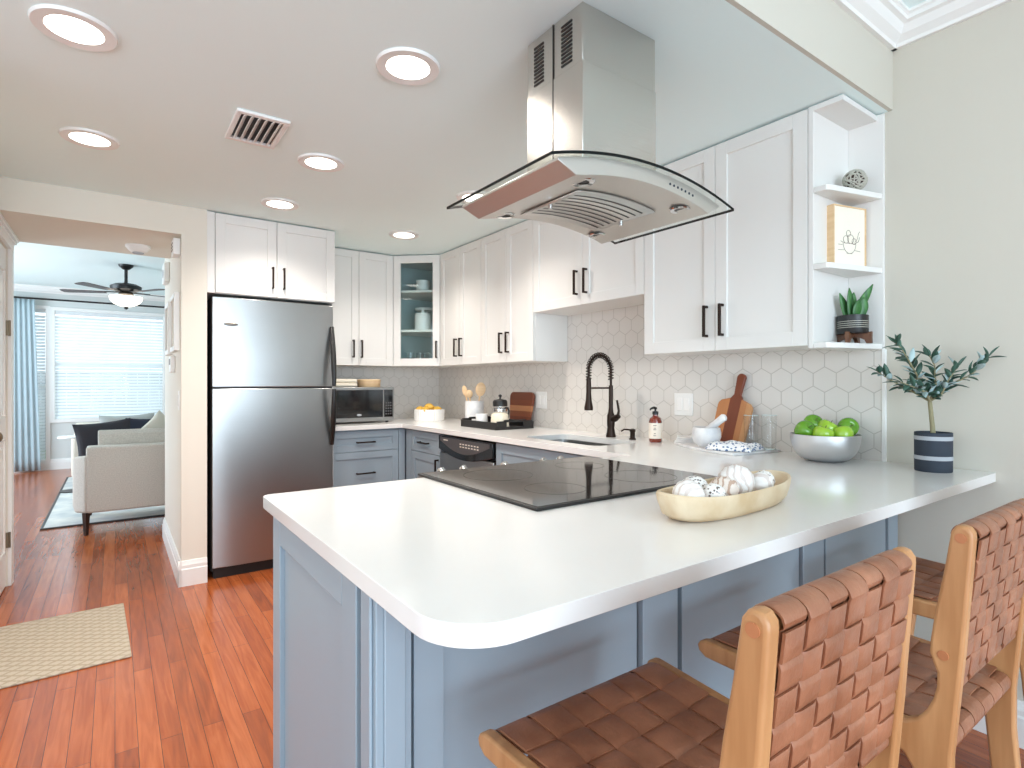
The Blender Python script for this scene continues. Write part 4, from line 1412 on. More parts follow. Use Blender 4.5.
# marble board, coasters, mortar, napkin, paddle board, glasses
BDC = (2.32, 1.575)
o = MB().xy([(2.145 - 2.32, 1.38 - 1.575), (2.45 - 2.32, 1.335 - 1.575), (2.462 - 2.32, 1.64 - 1.575), (2.40 - 2.32, 1.83 - 1.575), (2.33 - 2.32, 1.83 - 1.575), (2.19 - 2.32, 1.60 - 1.575)], 0, 0.012).obj('marble_board', M['marble'], bevel=0.003)
o.location = (BDC[0], BDC[1], CT)
tag(o, 'flat white marble board on the worktop under the mortar and napkin', 'board')
BZ = CT + 0.0125
for k in range(3):
    o = MB().box(-0.055, 0.055, -0.055, 0.055, 0, 0.0085).obj('coaster', M['marble'], bevel=0.002)
    o.location = (2.385 + 0.002 * k, 1.79 - 0.002 * k, BZ + k * 0.0095)
    o.rotation_euler = (0, 0, 0.5 + 0.08 * k)
    tag(o, ['bottom white stone coaster of the stack behind the mortar', 'middle white stone coaster of the stack behind the mortar', 'top white stone coaster of the stack behind the mortar'][k], 'coaster', 'stone coasters')
MOX, MOY = 2.268, 1.595
lathe_obj('mortar', 'white marble mortar bowl on the marble board', 'mortar', (MOX, MOY, BZ), [(0, 0), (0.036, 0), (0.042, 0.006), (0.057, 0.022), (0.066, 0.048), (0.066, 0.07), (0.061, 0.09), (0.056, 0.092), (0.052, 0.086), (0.052, 0.05), (0.03, 0.022), (0, 0.016)], M['marble'], None, 36)
o = MB().tube([(0.0, 0.022, 0.043), (0.0, -0.02, 0.088), (0.0, -0.06, 0.122), (0.0, -0.085, 0.142), (0.0, -0.092, 0.147)], [0.02, 0.017, 0.0165, 0.018, 0.011], 16).obj('pestle', M['marble'])
o.location = (MOX + 0.0, MOY, BZ)
o.rotation_euler = (0, 0, 0.15)
tag(o, 'white marble pestle leaning in the mortar', 'pestle')
np_ = MB()


def napf(u, v):
    x = -0.075 + 0.15 * u
    y = -0.10 + 0.2 * v
    e_ = min(u, 1 - u, v, 1 - v) * 6
    e_ = min(1, e_)
    h = 0.036 * e_ ** 0.6 * (0.75 + 0.25 * math.sin(3.5 * PI * v + 1.2 * u) * math.cos(2.3 * u * PI))
    return (x + 0.01 * math.sin(7 * v), y + 0.012 * math.sin(5 * u), 0.001 + h)


np_.grid(26, 30, napf)
o = np_.obj('napkin', M['napkin'], smooth=1.5)
o.location = (2.262, 1.452, BZ)
o.rotation_euler = (0, 0, 0.25)
md = o.modifiers.new('thickness', 'SOLIDIFY')
md.thickness = 0.003
md.offset = 1
tag(o, 'crumpled white napkin with blue pattern beside the mortar', 'napkin')
# paddle board: local x = width, y = thickness, z = up
pp = arc(0.0, 0.325, 0.021, 0, PI, 8)[::1]
poly = [(0.016, 0.235)] + arc(0.0, 0.318, 0.021, -0.2, PI + 0.2, 10) + [(-0.016, 0.235), (-0.03, 0.215), (-0.075, 0.20), (-0.088, 0.185), (-0.09, 0.17), (-0.088, 0.012), (-0.078, 0.0), (0.078, 0.0), (0.088, 0.012), (0.09, 0.17), (0.088, 0.185), (0.075, 0.20), (0.03, 0.215)]
o = MB().prism(poly, lambda p, a: (p[0], a, p[1]), -0.009, 0.009).obj('paddle_board', M['paddle'], bevel=0.003)
o.location = (2.398, 1.572, BZ + 0.0145)
o.rotation_euler = (-0.19, 0.13, RS)
tag(o, 'striped wooden paddle board with handle leaning on the hex tiles', 'cutting board')
for (x, y, h_, lb) in ((2.405, 1.452, 0.15, 'tall clear glass nearest the paddle board'), (2.40, 1.362, 0.155, 'tall clear glass nearest the apple bowl')):
    t = thing('drinking_glass', lb, 'glass', (x, y, BZ), 0, 'tall clear glasses')
    MB().lathe([(0, 0), (0.029, 0), (0.033, h_), (0.0315, h_), (0.0277, 0.008), (0, 0.008)], seg=32).obj('tumbler', M['glass'], t)
    MB().lathe([(0.0315, h_ - 0.001), (0.033, h_ - 0.001), (0.033, h_ + 0.0008), (0.0315, h_ + 0.0008), (0.0315, h_ - 0.001)], seg=32).lathe([(0, 0.0005), (0.0285, 0.0005), (0.0288, 0.006), (0.0, 0.007)], seg=32).obj('rim', M['glassrim'], t)

# apple bowl
ABX, ABY = 2.325, 1.085
lathe_obj('fruit_bowl', 'brushed steel bowl of green apples on the worktop by the tiles', 'bowl', (ABX, ABY, CT),
          [(0, 0), (0.058, 0), (0.062, 0.003)] + [(0.062 + 0.064 * math.sin(PI / 2 * i / 9), 0.003 + 0.103 * (1 - math.cos(PI / 2 * i / 9))) for i in range(1, 10)] + [(0.1245, 0.1075), (0.123, 0.106)] + [(0.060 + 0.063 * math.sin(PI / 2 * i / 9), 0.006 + 0.1 * (1 - math.cos(PI / 2 * i / 9))) for i in range(8, 0, -1)] + [(0, 0.006)], M['bowlsteel'], None, 56)
# apples: view-right vector rx, view-forward vector fx
th = math.atan(397 / 555)
RV = Vector((math.cos(th), -math.sin(th), 0))
FV = Vector((math.sin(th), math.cos(th), 0))
apples = [(-0.088, 0.0, 0.120, 'appledark', 'deep green apple at the left end of the steel bowl'),
          (-0.030, 0.045, 0.142, 'appledark', 'deep green apple at the top back of the pile in the steel bowl'),
          (0.098, 0.0, 0.133, 'appledark', 'deep green apple at the right end of the steel bowl'),
          (-0.040, -0.06, 0.106, 'apple', 'bright green apple at the front left of the pile in the steel bowl'),
          (0.046, -0.058, 0.106, 'apple', 'bright green apple at the front right of the pile in the steel bowl'),
          (0.004, -0.008, 0.126, 'apple', 'bright green apple in the middle of the pile in the steel bowl'),
          (0.050, 0.055, 0.106, 'appledark', 'deep green apple half hidden at the back right of the steel bowl')]
for i, (a_, d_, z_, m_, lb) in enumerate(apples):
    p = RV * a_ * 0.93 + FV * d_ * 0.86
    t = thing('apple', lb, 'apple', (ABX + p.x, ABY + p.y, CT + z_ - 0.037), 0, 'green apples in the steel bowl')
    prof = [(0, 0.005), (0.008, 0.003), (0.018, 0.002), (0.029, 0.012), (0.036, 0.028), (0.0385, 0.044), (0.036, 0.058), (0.028, 0.068), (0.018, 0.071), (0.008, 0.067), (0, 0.06)]
    ap = MB().lathe(prof, (0, 0, -0.037), 28)
    rot = Matrix.Rotation(random.uniform(0, 6), 4, 'Z') @ Matrix.Rotation([1.0, 0.9, 1.3, 0.3, 0.3, 0.5, 0.4][i], 4, 'X')
    if i in (0, 1, 2):
        rot = Matrix.Rotation(th * -1 + [0.3, 0.1, -0.1][i], 4, 'Z') @ Matrix.Rotation([0.95, 0.75, 1.25][i], 4, 'X')
    ap.move(Matrix.Translation((0, 0, 0.037)) @ rot).obj('flesh', M[m_], t, smooth=1.2)
    MB().tube([(0, 0, 0.022), (0.001, 0, 0.032), (0.004, 0, 0.041)], 0.0014, 6).move(Matrix.Translation((0, 0, 0.037)) @ rot).obj('stem', M['stem'], t)

# ------------------------------------------------------------------ dough bowl with wrapped balls
DBX, DBY = 1.240, 0.808
t = MB()
nn = 40
prof = [(0.0, 0.0), (0.74, 0.0), (0.84, 0.003), (0.93, 0.016), (0.985, 0.038), (1.0, 0.054), (0.985, 0.058), (0.94, 0.056), (0.90, 0.034), (0.78, 0.014), (0.0, 0.012)]
rings = []
LX, LY = 0.26, 0.083
for r_, z in prof:
    ring = []
    for k in range(nn):
        a = 2 * PI * k / nn
        ca, sa = math.cos(a), math.sin(a)
        e_ = 0.82
        x = LX * r_ * math.copysign(abs(ca) ** e_, ca) * (1.0 if r_ > 0.9 else 1.0 - 0.06 * (1 - r_))
        y = LY * r_ * math.copysign(abs(sa) ** e_, sa)
        zz = z + (0.010 * (abs(ca) ** 3) if z > 0.02 else 0)
        ring.append(t.b.verts.new((x, y, zz)))
    rings.append(ring)
for A_, B_ in zip(rings[1:], rings[2:-1]):
    for k in range(nn):
        t.b.faces.new((A_[k], A_[(k + 1) % nn], B_[(k + 1) % nn], B_[k]))
t.b.faces.new(rings[1][::-1])
t.b.faces.new(rings[-2])
bmesh.ops.delete(t.b, geom=[v for v in t.b.verts if not v.link_faces], context='VERTS')
o = t.obj('dough_bowl', M['palewood'], smooth=0.9)
o.location = (DBX, DBY, CT)
RB = 0.06
o.rotation_euler = (0, 0, RB)
tag(o, 'long pale carved wooden dough bowl holding cloth balls on the peninsula', 'bowl')
balls = [(-0.180, -0.004, 0.036, 'twist', 'white twisted cloth ball at the left end of the dough bowl'),
         (-0.117, -0.028, 0.028, 'dots', 'small speckled cloth ball second from left in the dough bowl'),
         (-0.098, 0.034, 0.034, 'dots', 'larger speckled cloth ball at the back left of the dough bowl'),
         (-0.048, -0.014, 0.034, 'twistb', 'beige streaked cloth ball near the middle of the dough bowl'),
         (0.034, 0.0, 0.043, 'twist', 'biggest white cloth ball right of the middle of the dough bowl'),
         (0.100, 0.036, 0.028, 'twistb', 'brown striped cloth ball at the back right of the dough bowl'),
         (0.113, -0.024, 0.031, 'twist', 'white cloth ball second from the right in the dough bowl'),
         (0.177, 0.0, 0.027, 'dots', 'small speckled cloth ball at the right end of the dough bowl')]
for i, (x, y, r_, m_, lb) in enumerate(balls):
    r_ *= 1.04
    ph = random.uniform(0, 6)
    c_, s_ = math.cos(RB), math.sin(RB)
    fold = lambda d: 0.97 + 0.035 * math.sin(9 * math.atan2(d.y, d.x) + 7 * d.z + ph) * (1 - 0.5 * d.z * d.z) + 0.02 * math.sin(17 * d.x + 11 * d.y + ph)
    o = MB().sphere((0, 0, 0), r_, (1, 1, 0.97), 40, fold).obj('cloth_ball', M[m_], smooth=1.5)
    o.location = (DBX + c_ * x - s_ * y, DBY + s_ * x + c_ * y, CT + 0.0175 + r_ * 0.97 + (0.0 if r_ > 0.03 else 0.004))
    o.rotation_euler = (random.uniform(0.4, 1.4), random.uniform(-0.6, 0.6), random.uniform(0, 6))
    tag(o, lb, 'decorative ball', 'cloth balls in the dough bowl')

# ------------------------------------------------------------------ olive tree pot on the peninsula end
OX, OY = 2.358, 0.731
t = thing('potted_olive_tree', 'small olive tree in a navy striped pot at the wall end of the peninsula', 'plant', (OX, OY, CT))
MB().lathe([(0, 0), (0.0537, 0), (0.0553, 0.004), (0.0557, 0.137), (0.0525, 0.138), (0.0515, 0.126), (0, 0.126)], seg=44).obj('pot', M['navy'], t)
for z in (0.042, 0.111):
    MB().lathe([(0.0557, z), (0.0564, z), (0.0564, z + 0.014), (0.0557, z + 0.014), (0.0557, z)], seg=44).obj('painted_band', M['potband'], t)
MB().lathe([(0, 0.127), (0.051, 0.127), (0.04, 0.132), (0, 0.135)], seg=32).obj('soil', M['soil'], t)
S = 1.965 / 555   # metres per pixel at the pot


def vp(dx, dy, dd):
    """offset from the pot axis: right in view, up, away"""
    p_ = RV * (dx * S * 0.86) + FV * dd
    return Vector((p_.x, p_.y, 0.131 + dy * S))


trunk = [vp(0, -1, 0), vp(-1, 12, 0.002), vp(-3, 24, 0.0), vp(-4, 33, 0)]
MB().tube(trunk, [0.0085, 0.0075, 0.007, 0.007], 10).obj('trunk', M['bark'], t)
fork = vp(-4, 33, 0)
br_def = [
    [(4, 41, -0.01), (14, 50, -0.03), (28, 58, -0.05), (36, 67, -0.07), (42, 76, -0.08)],
    [(-10, 46, 0.0), (-22, 60, -0.01), (-33, 73, -0.02), (-44, 85, -0.03), (-50, 90, -0.03)],
    [(-14, 40, 0.02), (-28, 48, 0.04), (-40, 55, 0.05), (-52, 62, 0.055)],
    [(-2, 46, -0.02), (-8, 58, -0.04), (-11, 68, -0.05), (-17, 78, -0.05)],
    [(2, 40, -0.03), (5, 54, -0.05), (12, 66, -0.06)],
    [(-8, 48, 0.03), (-16, 66, 0.04), (-20, 80, 0.05)],
    [(-16, 42, -0.03), (-32, 46, -0.05), (-52, 52, -0.06)],
]
rnd = random.Random(3)
bm_leaf = MB()
bm_leaf2 = MB()


def leaf(b_, base, d, n_, ln, wd):
    d = d.normalized()
    s_ = d.cross(n_)
    if s_.length < 1e-3:
        s_ = d.orthogonal()
    s_.normalize()
    n_ = s_.cross(d)
    rows = []
    for i in range(7):
        f_ = i / 6
        w_ = wd * math.sin(PI * (0.04 + 0.94 * f_)) ** 0.8
        c_ = base + d * ln * f_ - n_ * ln * 0.12 * f_ * f_
        rows.append([b_.b.verts.new(c_ + s_ * w_ + n_ * w_ * 0.35), b_.b.verts.new(c_), b_.b.verts.new(c_ - s_ * w_ + n_ * w_ * 0.35)])
    for A_, B_ in zip(rows, rows[1:]):
        for j in (0, 1):
            b_.b.faces.new((A_[j], A_[j + 1], B_[j + 1], B_[j]))


for pts in br_def:
    P3 = [fork] + [vp(*p_) for p_ in pts]
    n_ = len(P3)
    MB().tube(P3, [0.0048 - 0.0034 * i / (n_ - 1) for i in range(n_)], 8).obj('branch', M['bark'], t)
    for i in range(1, n_):
        a_, c_ = P3[i - 1], P3[i]
        for s_ in ((0.12, 0.4, 0.65, 0.9) if i == 2 else (0.15, 0.5, 0.85) if i > 2 else (0.3, 0.55, 0.8)):
            base = a_.lerp(c_, s_)
            for side in (1, -1):
                if rnd.random() < 0.12:
                    continue
                d = (c_ - a_).normalized()
                o_ = Vector((rnd.uniform(-1, 1), rnd.uniform(-1, 1), rnd.uniform(-0.5, 0.9)))
                o_ = (o_ - d * o_.dot(d)).normalized()
                leaf(bm_leaf if rnd.random() < 0.68 else bm_leaf2, base, d * 0.75 + o_ * 0.8, Vector((rnd.uniform(-.5, .5), rnd.uniform(-.5, .5), 1)), rnd.uniform(0.036, 0.058), rnd.uniform(0.0078, 0.0112))
    d = (P3[-1] - P3[-2]).normalized()
    leaf(bm_leaf, P3[-1], d, Vector((0.3, -0.4, 1)), 0.045, 0.007)
for b_, m_ in ((bm_leaf, 'leaf'), (bm_leaf2, 'leafu')):
    lo_ = b_.obj('foliage', M[m_], t, smooth=1.0)
    md = lo_.modifiers.new('thickness', 'SOLIDIFY')
    md.thickness = 0.0006
    if m_ == 'leafu':
        lo_['label'] = 'pale silvery leaves'

# ------------------------------------------------------------------ things on the open shelves
# rattan ball
t = thing('rattan_ball', 'grey woven rattan ball on the top open shelf', 'decorative ball', (2.375, 0.995, 1.978))
MB().sphere((0, 0, 0.046), 0.038, seg=20).obj('core', M['espresso'], t)
rb = MB()
rnd2 = random.Random(5)
for k in range(20):
    q = Matrix.Rotation(rnd2.uniform(0, PI), 4, 'X') @ Matrix.Rotation(rnd2.uniform(0, PI), 4, 'Y')
    rr = 0.0385 + 0.0035 * rnd2.random()
    pts = [Matrix.Translation((0, 0, 0.046)) @ (q @ Vector((rr * math.cos(a * PI / 12), rr * math.sin(a * PI / 12), 0.003 * math.sin(a * PI / 3)))) for a in range(25)]
    rb.tube(pts, 0.0028, 6, caps=False)
rb.obj('weave', M['rattan'], t)
# picture
sa = math.atan2(0.937 - 1.005, XW - 0.012 - SHX - 0.012)
t = thing('framed_print', 'framed line drawing of a fruit bowl on the middle open shelf', 'picture', (2.378, 1.012, 1.6835), sa)
PW, PH, PT = 0.185, 0.245, 0.036
pic = MB()
pic.box(-PW / 2, -PW / 2 + 0.005, 0, PT, 0, PH).box(PW / 2 - 0.005, PW / 2, 0, PT, 0, PH).box(-PW / 2 + 0.005, PW / 2 - 0.005, 0, PT, 0, 0.005).box(-PW / 2 + 0.005, PW / 2 - 0.005, 0, PT, PH - 0.005, PH)
pic.obj('frame', M['boxwood'], t)
cv = MB().box(-PW / 2 + 0.005, PW / 2 - 0.005, 0.004, PT - 0.006, 0.005, PH - 0.005).obj('canvas', M['canvas'], t)
ln_ = MB()


def stroke(pts):
    ln_.tube([(x, 0.0035, z) for x, z in pts], 0.0009, 5)


stroke([(0.0 + 0.036 * math.cos(a), 0.098 + 0.04 * math.sin(a)) for a in [PI + PI * i / 14 for i in range(15)]])
stroke([(-0.036, 0.098), (0.036, 0.098)])
stroke([(-0.016, 0.058), (0.016, 0.058)])
for cx, cz, rr in ((-0.02, 0.112, 0.015), (0.006, 0.116, 0.018), (0.026, 0.108, 0.012), (-0.006, 0.138, 0.012)):
    stroke([(cx + rr * math.cos(2 * PI * i / 16), cz + rr * math.sin(2 * PI * i / 16)) for i in range(17)])
stroke([(0.03, 0.105), (0.045, 0.12), (0.05, 0.14), (0.058, 0.15)])
stroke([(0.03, 0.10), (0.05, 0.108), (0.058, 0.128)])
stroke([(-0.036, 0.10), (-0.05, 0.104)])
stroke([(-0.065, 0.09), (-0.04, 0.09)])
stroke([(0.03, 0.072), (0.062, 0.07)])
stroke([(-0.065, 0.068), (-0.03, 0.07)])
ln_.obj('drawing', M['ink'], cv)
# snake plant on a wooden stand
t = thing('snake_plant', 'small snake plant in a black ridged pot with wooden stand on the lowest open shelf', 'plant', (2.392, 1.010, 1.3815))
st = MB()
for a in (sa + 0.35, sa + 0.35 + PI / 2):
    pl = [(-0.068, 0.0), (-0.05, 0.0), (-0.043, 0.014), (-0.02, 0.026), (0.02, 0.026), (0.043, 0.014), (0.05, 0.0), (0.068, 0.0), (0.068, 0.045), (0.056, 0.045), (0.056, 0.04), (-0.056, 0.04), (-0.056, 0.045), (-0.068, 0.045)]
    st.prism(pl, lambda p, a_: Matrix.Rotation(a, 4, 'Z') @ Vector((p[0], a_, p[1])), -0.007 if a < 1 else -0.0069, 0.007)
st.obj('stand', M['walnut'], t)
MB().lathe([(0, 0.0405), (0.053, 0.0405), (0.055, 0.044), (0.0555, 0.112), (0.051, 0.113), (0.05, 0.1), (0, 0.1)], seg=36).obj('pot', M['black'], t)
for z in (0.062, 0.070, 0.078, 0.086):
    MB().lathe([(0.0553, z), (0.0562, z + 0.0005), (0.0562, z + 0.002), (0.0553, z + 0.0025), (0.0553, z)], seg=36).obj('pot_ring', M['rattan'], t)
MB().lathe([(0, 0.1005), (0.0495, 0.1005), (0, 0.105)], seg=24).obj('soil', M['soil'], t)
for i, (dx, dd, lean, h_, w_) in enumerate(((-0.024, 0.0, -0.35, 0.10, 0.011), (-0.014, -0.012, -0.12, 0.118, 0.013), (0.002, -0.016, 0.08, 0.072, 0.014), (0.016, 0.0, 0.42, 0.135, 0.012), (0.02, -0.012, 0.12, 0.082, 0.015), (-0.004, 0.016, 0.1, 0.105, 0.012))):
    b_ = MB()
    base = RV * dx + FV * dd
    rows = []
    for j in range(9):
        f_ = j / 8
        c_ = base + RV * (lean * h_ * f_ ** 1.5) + Vector((0, 0, 0.101 + h_ * f_)) - FV * 0.012 * f_
        ww = 1.3 * w_ * (0.75 + 0.5 * math.sin(PI * f_ * 0.8)) * (1 - f_ ** 4)
        tw = 0.5 * f_ + i
        sd = RV * math.cos(0.4 * math.sin(tw)) + FV * math.sin(0.4 * math.sin(tw))
        rows.append([b_.b.verts.new(c_ - sd * (ww + 0.0004) - FV * 0.003), b_.b.verts.new(c_), b_.b.verts.new(c_ + sd * (ww + 0.0004) - FV * 0.003)])
    for A_, B_ in zip(rows, rows[1:]):
        for q in (0, 1):
            b_.b.faces.new((A_[q], A_[q + 1], B_[q + 1], B_[q]))
    lo_ = b_.obj('leaf', M['snake'], t, smooth=1.0)
    md = lo_.modifiers.new('thickness', 'SOLIDIFY')
    md.thickness = 0.0022


# ------------------------------------------------------------------ bar stools
def weave(ni, nj, fmap, over, wfrac_i, wfrac_j, amp, th_, ext_i=(0, 0), ext_j=(0, 0)):
    """straps along j (one per i) and along i (one per j). fmap(i, j, h) -> point, i in 0..ni, j in 0..nj"""
    b_ = MB()

    def hval(s, signs):
        x = s - 0.5
        k0 = math.floor(x)
        f_ = x - k0
        f_ = min(1, max(0, (f_ - 0.28) / 0.44))
        f_ = f_ * f_ * (3 - 2 * f_)
        g = lambda q: signs[min(max(q, 0), len(signs) - 1)]
        return g(k0) * (1 - f_) + g(k0 + 1) * f_

    def strap(pt, length, e0, e1, signs, w_):
        n_ = int((length + e0 + e1) * 8)
        prev = None
        rings_ = []
        for q in range(n_ + 1):
            s = -e0 + (length + e0 + e1) * q / n_
            h = amp * hval(min(max(s, 0), length), signs)
            if s < 0 or s > length:
                q_ = min(1.0, (-s if s < 0 else s - length) / 0.25)
                h = h * (1 - q_) + amp * q_
            rings_.append([b_.b.verts.new(pt(s, o_, h + t_)) for o_, t_ in ((-w_, -th_ / 2), (w_, -th_ / 2), (w_, th_ / 2 * 0.6), (w_ * 0.9, th_ / 2), (-w_ * 0.9, th_ / 2), (-w_, th_ / 2 * 0.6))])
        for A_, B_ in zip(rings_, rings_[1:]):
            for k_ in range(6):
                b_.b.faces.new((A_[k_], A_[(k_ + 1) % 6], B_[(k_ + 1) % 6], B_[k_]))
        b_.b.faces.new(rings_[0][::-1])
        b_.b.faces.new(rings_[-1])
    for i in range(ni):
        strap(lambda s, o_, h: fmap(i + 0.5 + o_, s, h), nj, ext_j[0], ext_j[1], [1 if over(i, j) else -1 for j in range(nj)], wfrac_i / 2)
    for j in range(nj):
        strap(lambda s, o_, h: fmap(s, j + 0.5 + o_, h), ni, ext_i[0], ext_i[1], [-1 if over(i, j) else 1 for i in range(ni)], wfrac_j / 2)
    bmesh.ops.recalc_face_normals(b_.b, faces=b_.b.faces)
    return b_


def build_stool(label):
    """local origin on the floor; world y = local y + 0.5 ; front towards +y"""
    t_ = thing('counter_stool', label, 'stool', (0, 0, 0), 0, 'woven leather counter stools')
    hw = lambda y: 0.2125 - (0.255 - y) * 0.067
    TH = 0.023

    def side(nm, poly, s, bev=0.005, th_=TH, inset=0.0):
        b_ = MB()
        b_.prism(poly, lambda p, a: (s * (hw(p[0]) - inset - a), p[0], p[1]), 0, th_)
        return b_.obj(nm, M['oak'], t_, bevel=bev, seg=3)
    Y = lambda pts: [(y - 0.5, z) for y, z in pts]
    # rear post with the back upright above and the splayed leg below
    post = Y([(0.258, 0.62), (0.305, 0.62)][:0] +
             [(0.312, 0.637), (0.298, 0.80), (0.285, 0.985), (0.2855, 0.994), (0.291, 1.002), (0.299, 1.005), (0.307, 1.002), (0.313, 0.993),
              (0.322, 0.93), (0.333, 0.865), (0.3395, 0.815), (0.3405, 0.795), (0.336, 0.781), (0.331, 0.768), (0.331, 0.745), (0.336, 0.722), (0.345, 0.700), (0.357, 0.683), (0.374, 0.672),
              (0.41, 0.668), (0.41, 0.628), (0.392, 0.628), (0.376, 0.618), (0.364, 0.600), (0.358, 0.56), (0.349, 0.462), (0.287, 0.0), (0.245, 0.0), (0.306, 0.486), (0.312, 0.56)])
    rail = Y([(0.40, 0.669), (0.55, 0.668), (0.735, 0.672), (0.748, 0.668), (0.754, 0.658), (0.750, 0.646), (0.735, 0.636), (0.55, 0.627), (0.40, 0.627)])
    leg = Y([(0.56, 0.63), (0.62, 0.63), (0.675, 0.0), (0.64, 0.0)])
    for s in (1, -1):
        po = side('back_post', post, s)
        side('seat_rail', rail, s, inset=0.0005)
        side('front_leg', leg, s, inset=0.001)
        for (y, z) in ((0.300, 0.985), (0.322, 0.797)):
            yy = y - 0.5
            MB().cyl((s * (hw(yy) + 0.0015), yy, z), (s * (hw(yy) - 0.004), yy, z), 0.0075, seg=16).obj('dowel_plug', M['plug'], po)
    # cross rails
    rb_ = lambda y, z, r_, nm: MB().cyl((-hw(y - 0.5) + TH - 0.004, y - 0.5, z), (hw(y - 0.5) - TH + 0.004, y - 0.5, z), r_, seg=16).obj(nm, M['oak'], t_)
    rb_(0.300, 0.982, 0.011, 'top_rail')
    rb_(0.325, 0.752, 0.010, 'lower_back_rail')
    rb_(0.728, 0.652, 0.013, 'seat_front_rail')
    rb_(0.336, 0.648, 0.012, 'seat_rear_rail')
    for y, z in ((0.655, 0.20), (0.330, 0.33)):
        MB().box(-hw(y - 0.5) + TH - 0.002, hw(y - 0.5) - TH + 0.002, y - 0.511, y - 0.489, z - 0.018, z + 0.018).obj('stretcher', M['oak'], t_, bevel=0.003)
    # woven back: i across, j from the top rail down
    nx, nz = 7, 7
    zt_, zb_ = 0.982, 0.752
    RT = 0.0145

    def fb(i, j, h):
        u = i / nx - 0.5
        if j < 0:     # wrap over the top rail, front side
            a = min(-j * 2.1, PI)
            yc = -0.200
            W_ = 2 * (hw(yc) - TH) - 0.004
            return Vector((u * W_, yc - (RT + max(h, 0) + 0.002) * math.cos(a), zt_ + (RT + max(h, 0) + 0.002) * math.sin(a)))
        if j > nz:
            a = min((j - nz) * 2.1, PI)
            yc = -0.175
            W_ = 2 * (hw(yc) - TH) - 0.004
            return Vector((u * W_, yc - (0.0145 + max(h, 0)) * math.cos(a), zb_ - (0.0145 + max(h, 0)) * math.sin(a)))
        v = j / nz
        yc = -0.200 + 0.025 * v
        W_ = 2 * (hw(yc) - TH) - 0.004
        bow_ = 0.010 * (1 - (2 * u) ** 2)
        return Vector((u * W_, yc - RT + 0.002 * v - h + 0 * bow_, zt_ + (zb_ - zt_) * v))
    wb = weave(nx, nz, fb, lambda i, j: (i + j) % 2 == 1, 0.955, 0.955, 0.0032, 0.0034, (0, 0), (1.45, 1.3))
    wb.obj('woven_back', M['leather'], t_, smooth=0.5)
    # woven seat: i across, j from rear to front
    sx_, sy_ = 6, 6

    def fs(i, j, h):
        u = i / sx_ - 0.5
        y0, y1 = -0.164, 0.228
        if j < 0 or j > sy_:
            e_ = -j if j < 0 else j - sy_
            a = min(e_ * 3.0, PI)
            yc = y0 if j < 0 else y1
            sg = -1 if j < 0 else 1
            zc = 0.648 if j < 0 else 0.652
            W_ = 2 * (hw(yc) - TH) - 0.004
            rr = 0.0155 + h * 0.5 + 0.002
            return Vector((u * W_, yc + sg * rr * math.sin(a), zc + rr * math.cos(a)))
        v = j / sy_
        yc = y0 + (y1 - y0) * v
        W_ = 2 * (hw(yc) - TH) - 0.004
        dip = 0.008 * math.sin(PI * v) * (1 - (2 * u) ** 2)
        return Vector((u * W_, yc, 0.6655 + 0.004 * v - dip + h))
    ws = weave(sx_, sy_, fs, lambda i, j: (i + j) % 2 == 0, 0.95, 0.95, 0.0032, 0.0036, (0, 0), (0.9, 0.9))
    ws.obj('woven_seat', M['leather'], t_, smooth=0.5)
    return t_


stool = build_stool('nearest woven leather stool, at the left end of the row along the peninsula')
stool.location = (0.682, 0.5, 0)
dup(stool, (1.238, 0.492, 0), 0.0, 'middle woven leather stool of the row along the peninsula')
dup(stool, (1.875, 0.5, 0), 0.0, 'woven leather stool farthest right, mostly hidden behind the middle stool')

# ------------------------------------------------------------------ rugs
o = MB().box(-0.265, 0.265, -0.375, 0.375, 0, 0.008).obj('floor_mat', M['mat'], bevel=0.003)
o.location = (-0.215, 3.375, 0.0005)
o.rotation_euler = (0, 0, 0.03)
tag(o, 'beige diamond-pattern mat on the wood floor in front of the door', 'mat')
t = thing('area_rug', 'pale grey patterned rug under the living room sofa', 'rug', (1.05, 7.65, 0.0005))
MB().box(-1.54, 1.54, -1.57, 1.57, 0, 0.010).obj('pile', M['rug'], t)
MB().box(-1.56, 1.56, -1.59, -1.57, 0, 0.011).box(-1.56, 1.56, 1.57, 1.59, 0, 0.011).box(-1.56, -1.54, -1.57, 1.57, 0, 0.011).box(1.54, 1.56, -1.57, 1.57, 0, 0.011).obj('binding', M['rugedge'], t)

# ------------------------------------------------------------------ sofa and living room pieces
SX, SYY = 0.75, 5.60
t = thing('sofa', 'light grey tweed sofa seen from behind in the living room', 'sofa', (SX, SYY, 0))
xl, xr = -0.19 - SX, 1.72 - SX
MB().box(xl, xr, 0.0, 0.16, 0.18, 0.715).obj('back', M['sofa'], t, bevel=0.02, seg=4)
MB().box(xl + 0.02, xr - 0.02, 0.15, 0.86, 0.18, 0.34).obj('base', M['sofa'], t, bevel=0.015, seg=3)
for s, x0 in ((-1, xl), (1, xr)):
    pl = [(x0, 0.0), (x0 + s * 0.075, 0.10), (x0 + s * 0.10, 0.35), (x0 + s * 0.10, 0.88), (x0 - s * 0.06, 0.88), (x0 - s * 0.05, 0.1)]
    a = MB()
    a.prism(pl, lambda p, z: (p[0], p[1], 0.18 + z * (0.47 - 0.12 * min(1, p[1] / 0.8))), 0, 1)
    a.obj('arm', M['sofa'], t, bevel=0.02, seg=4)
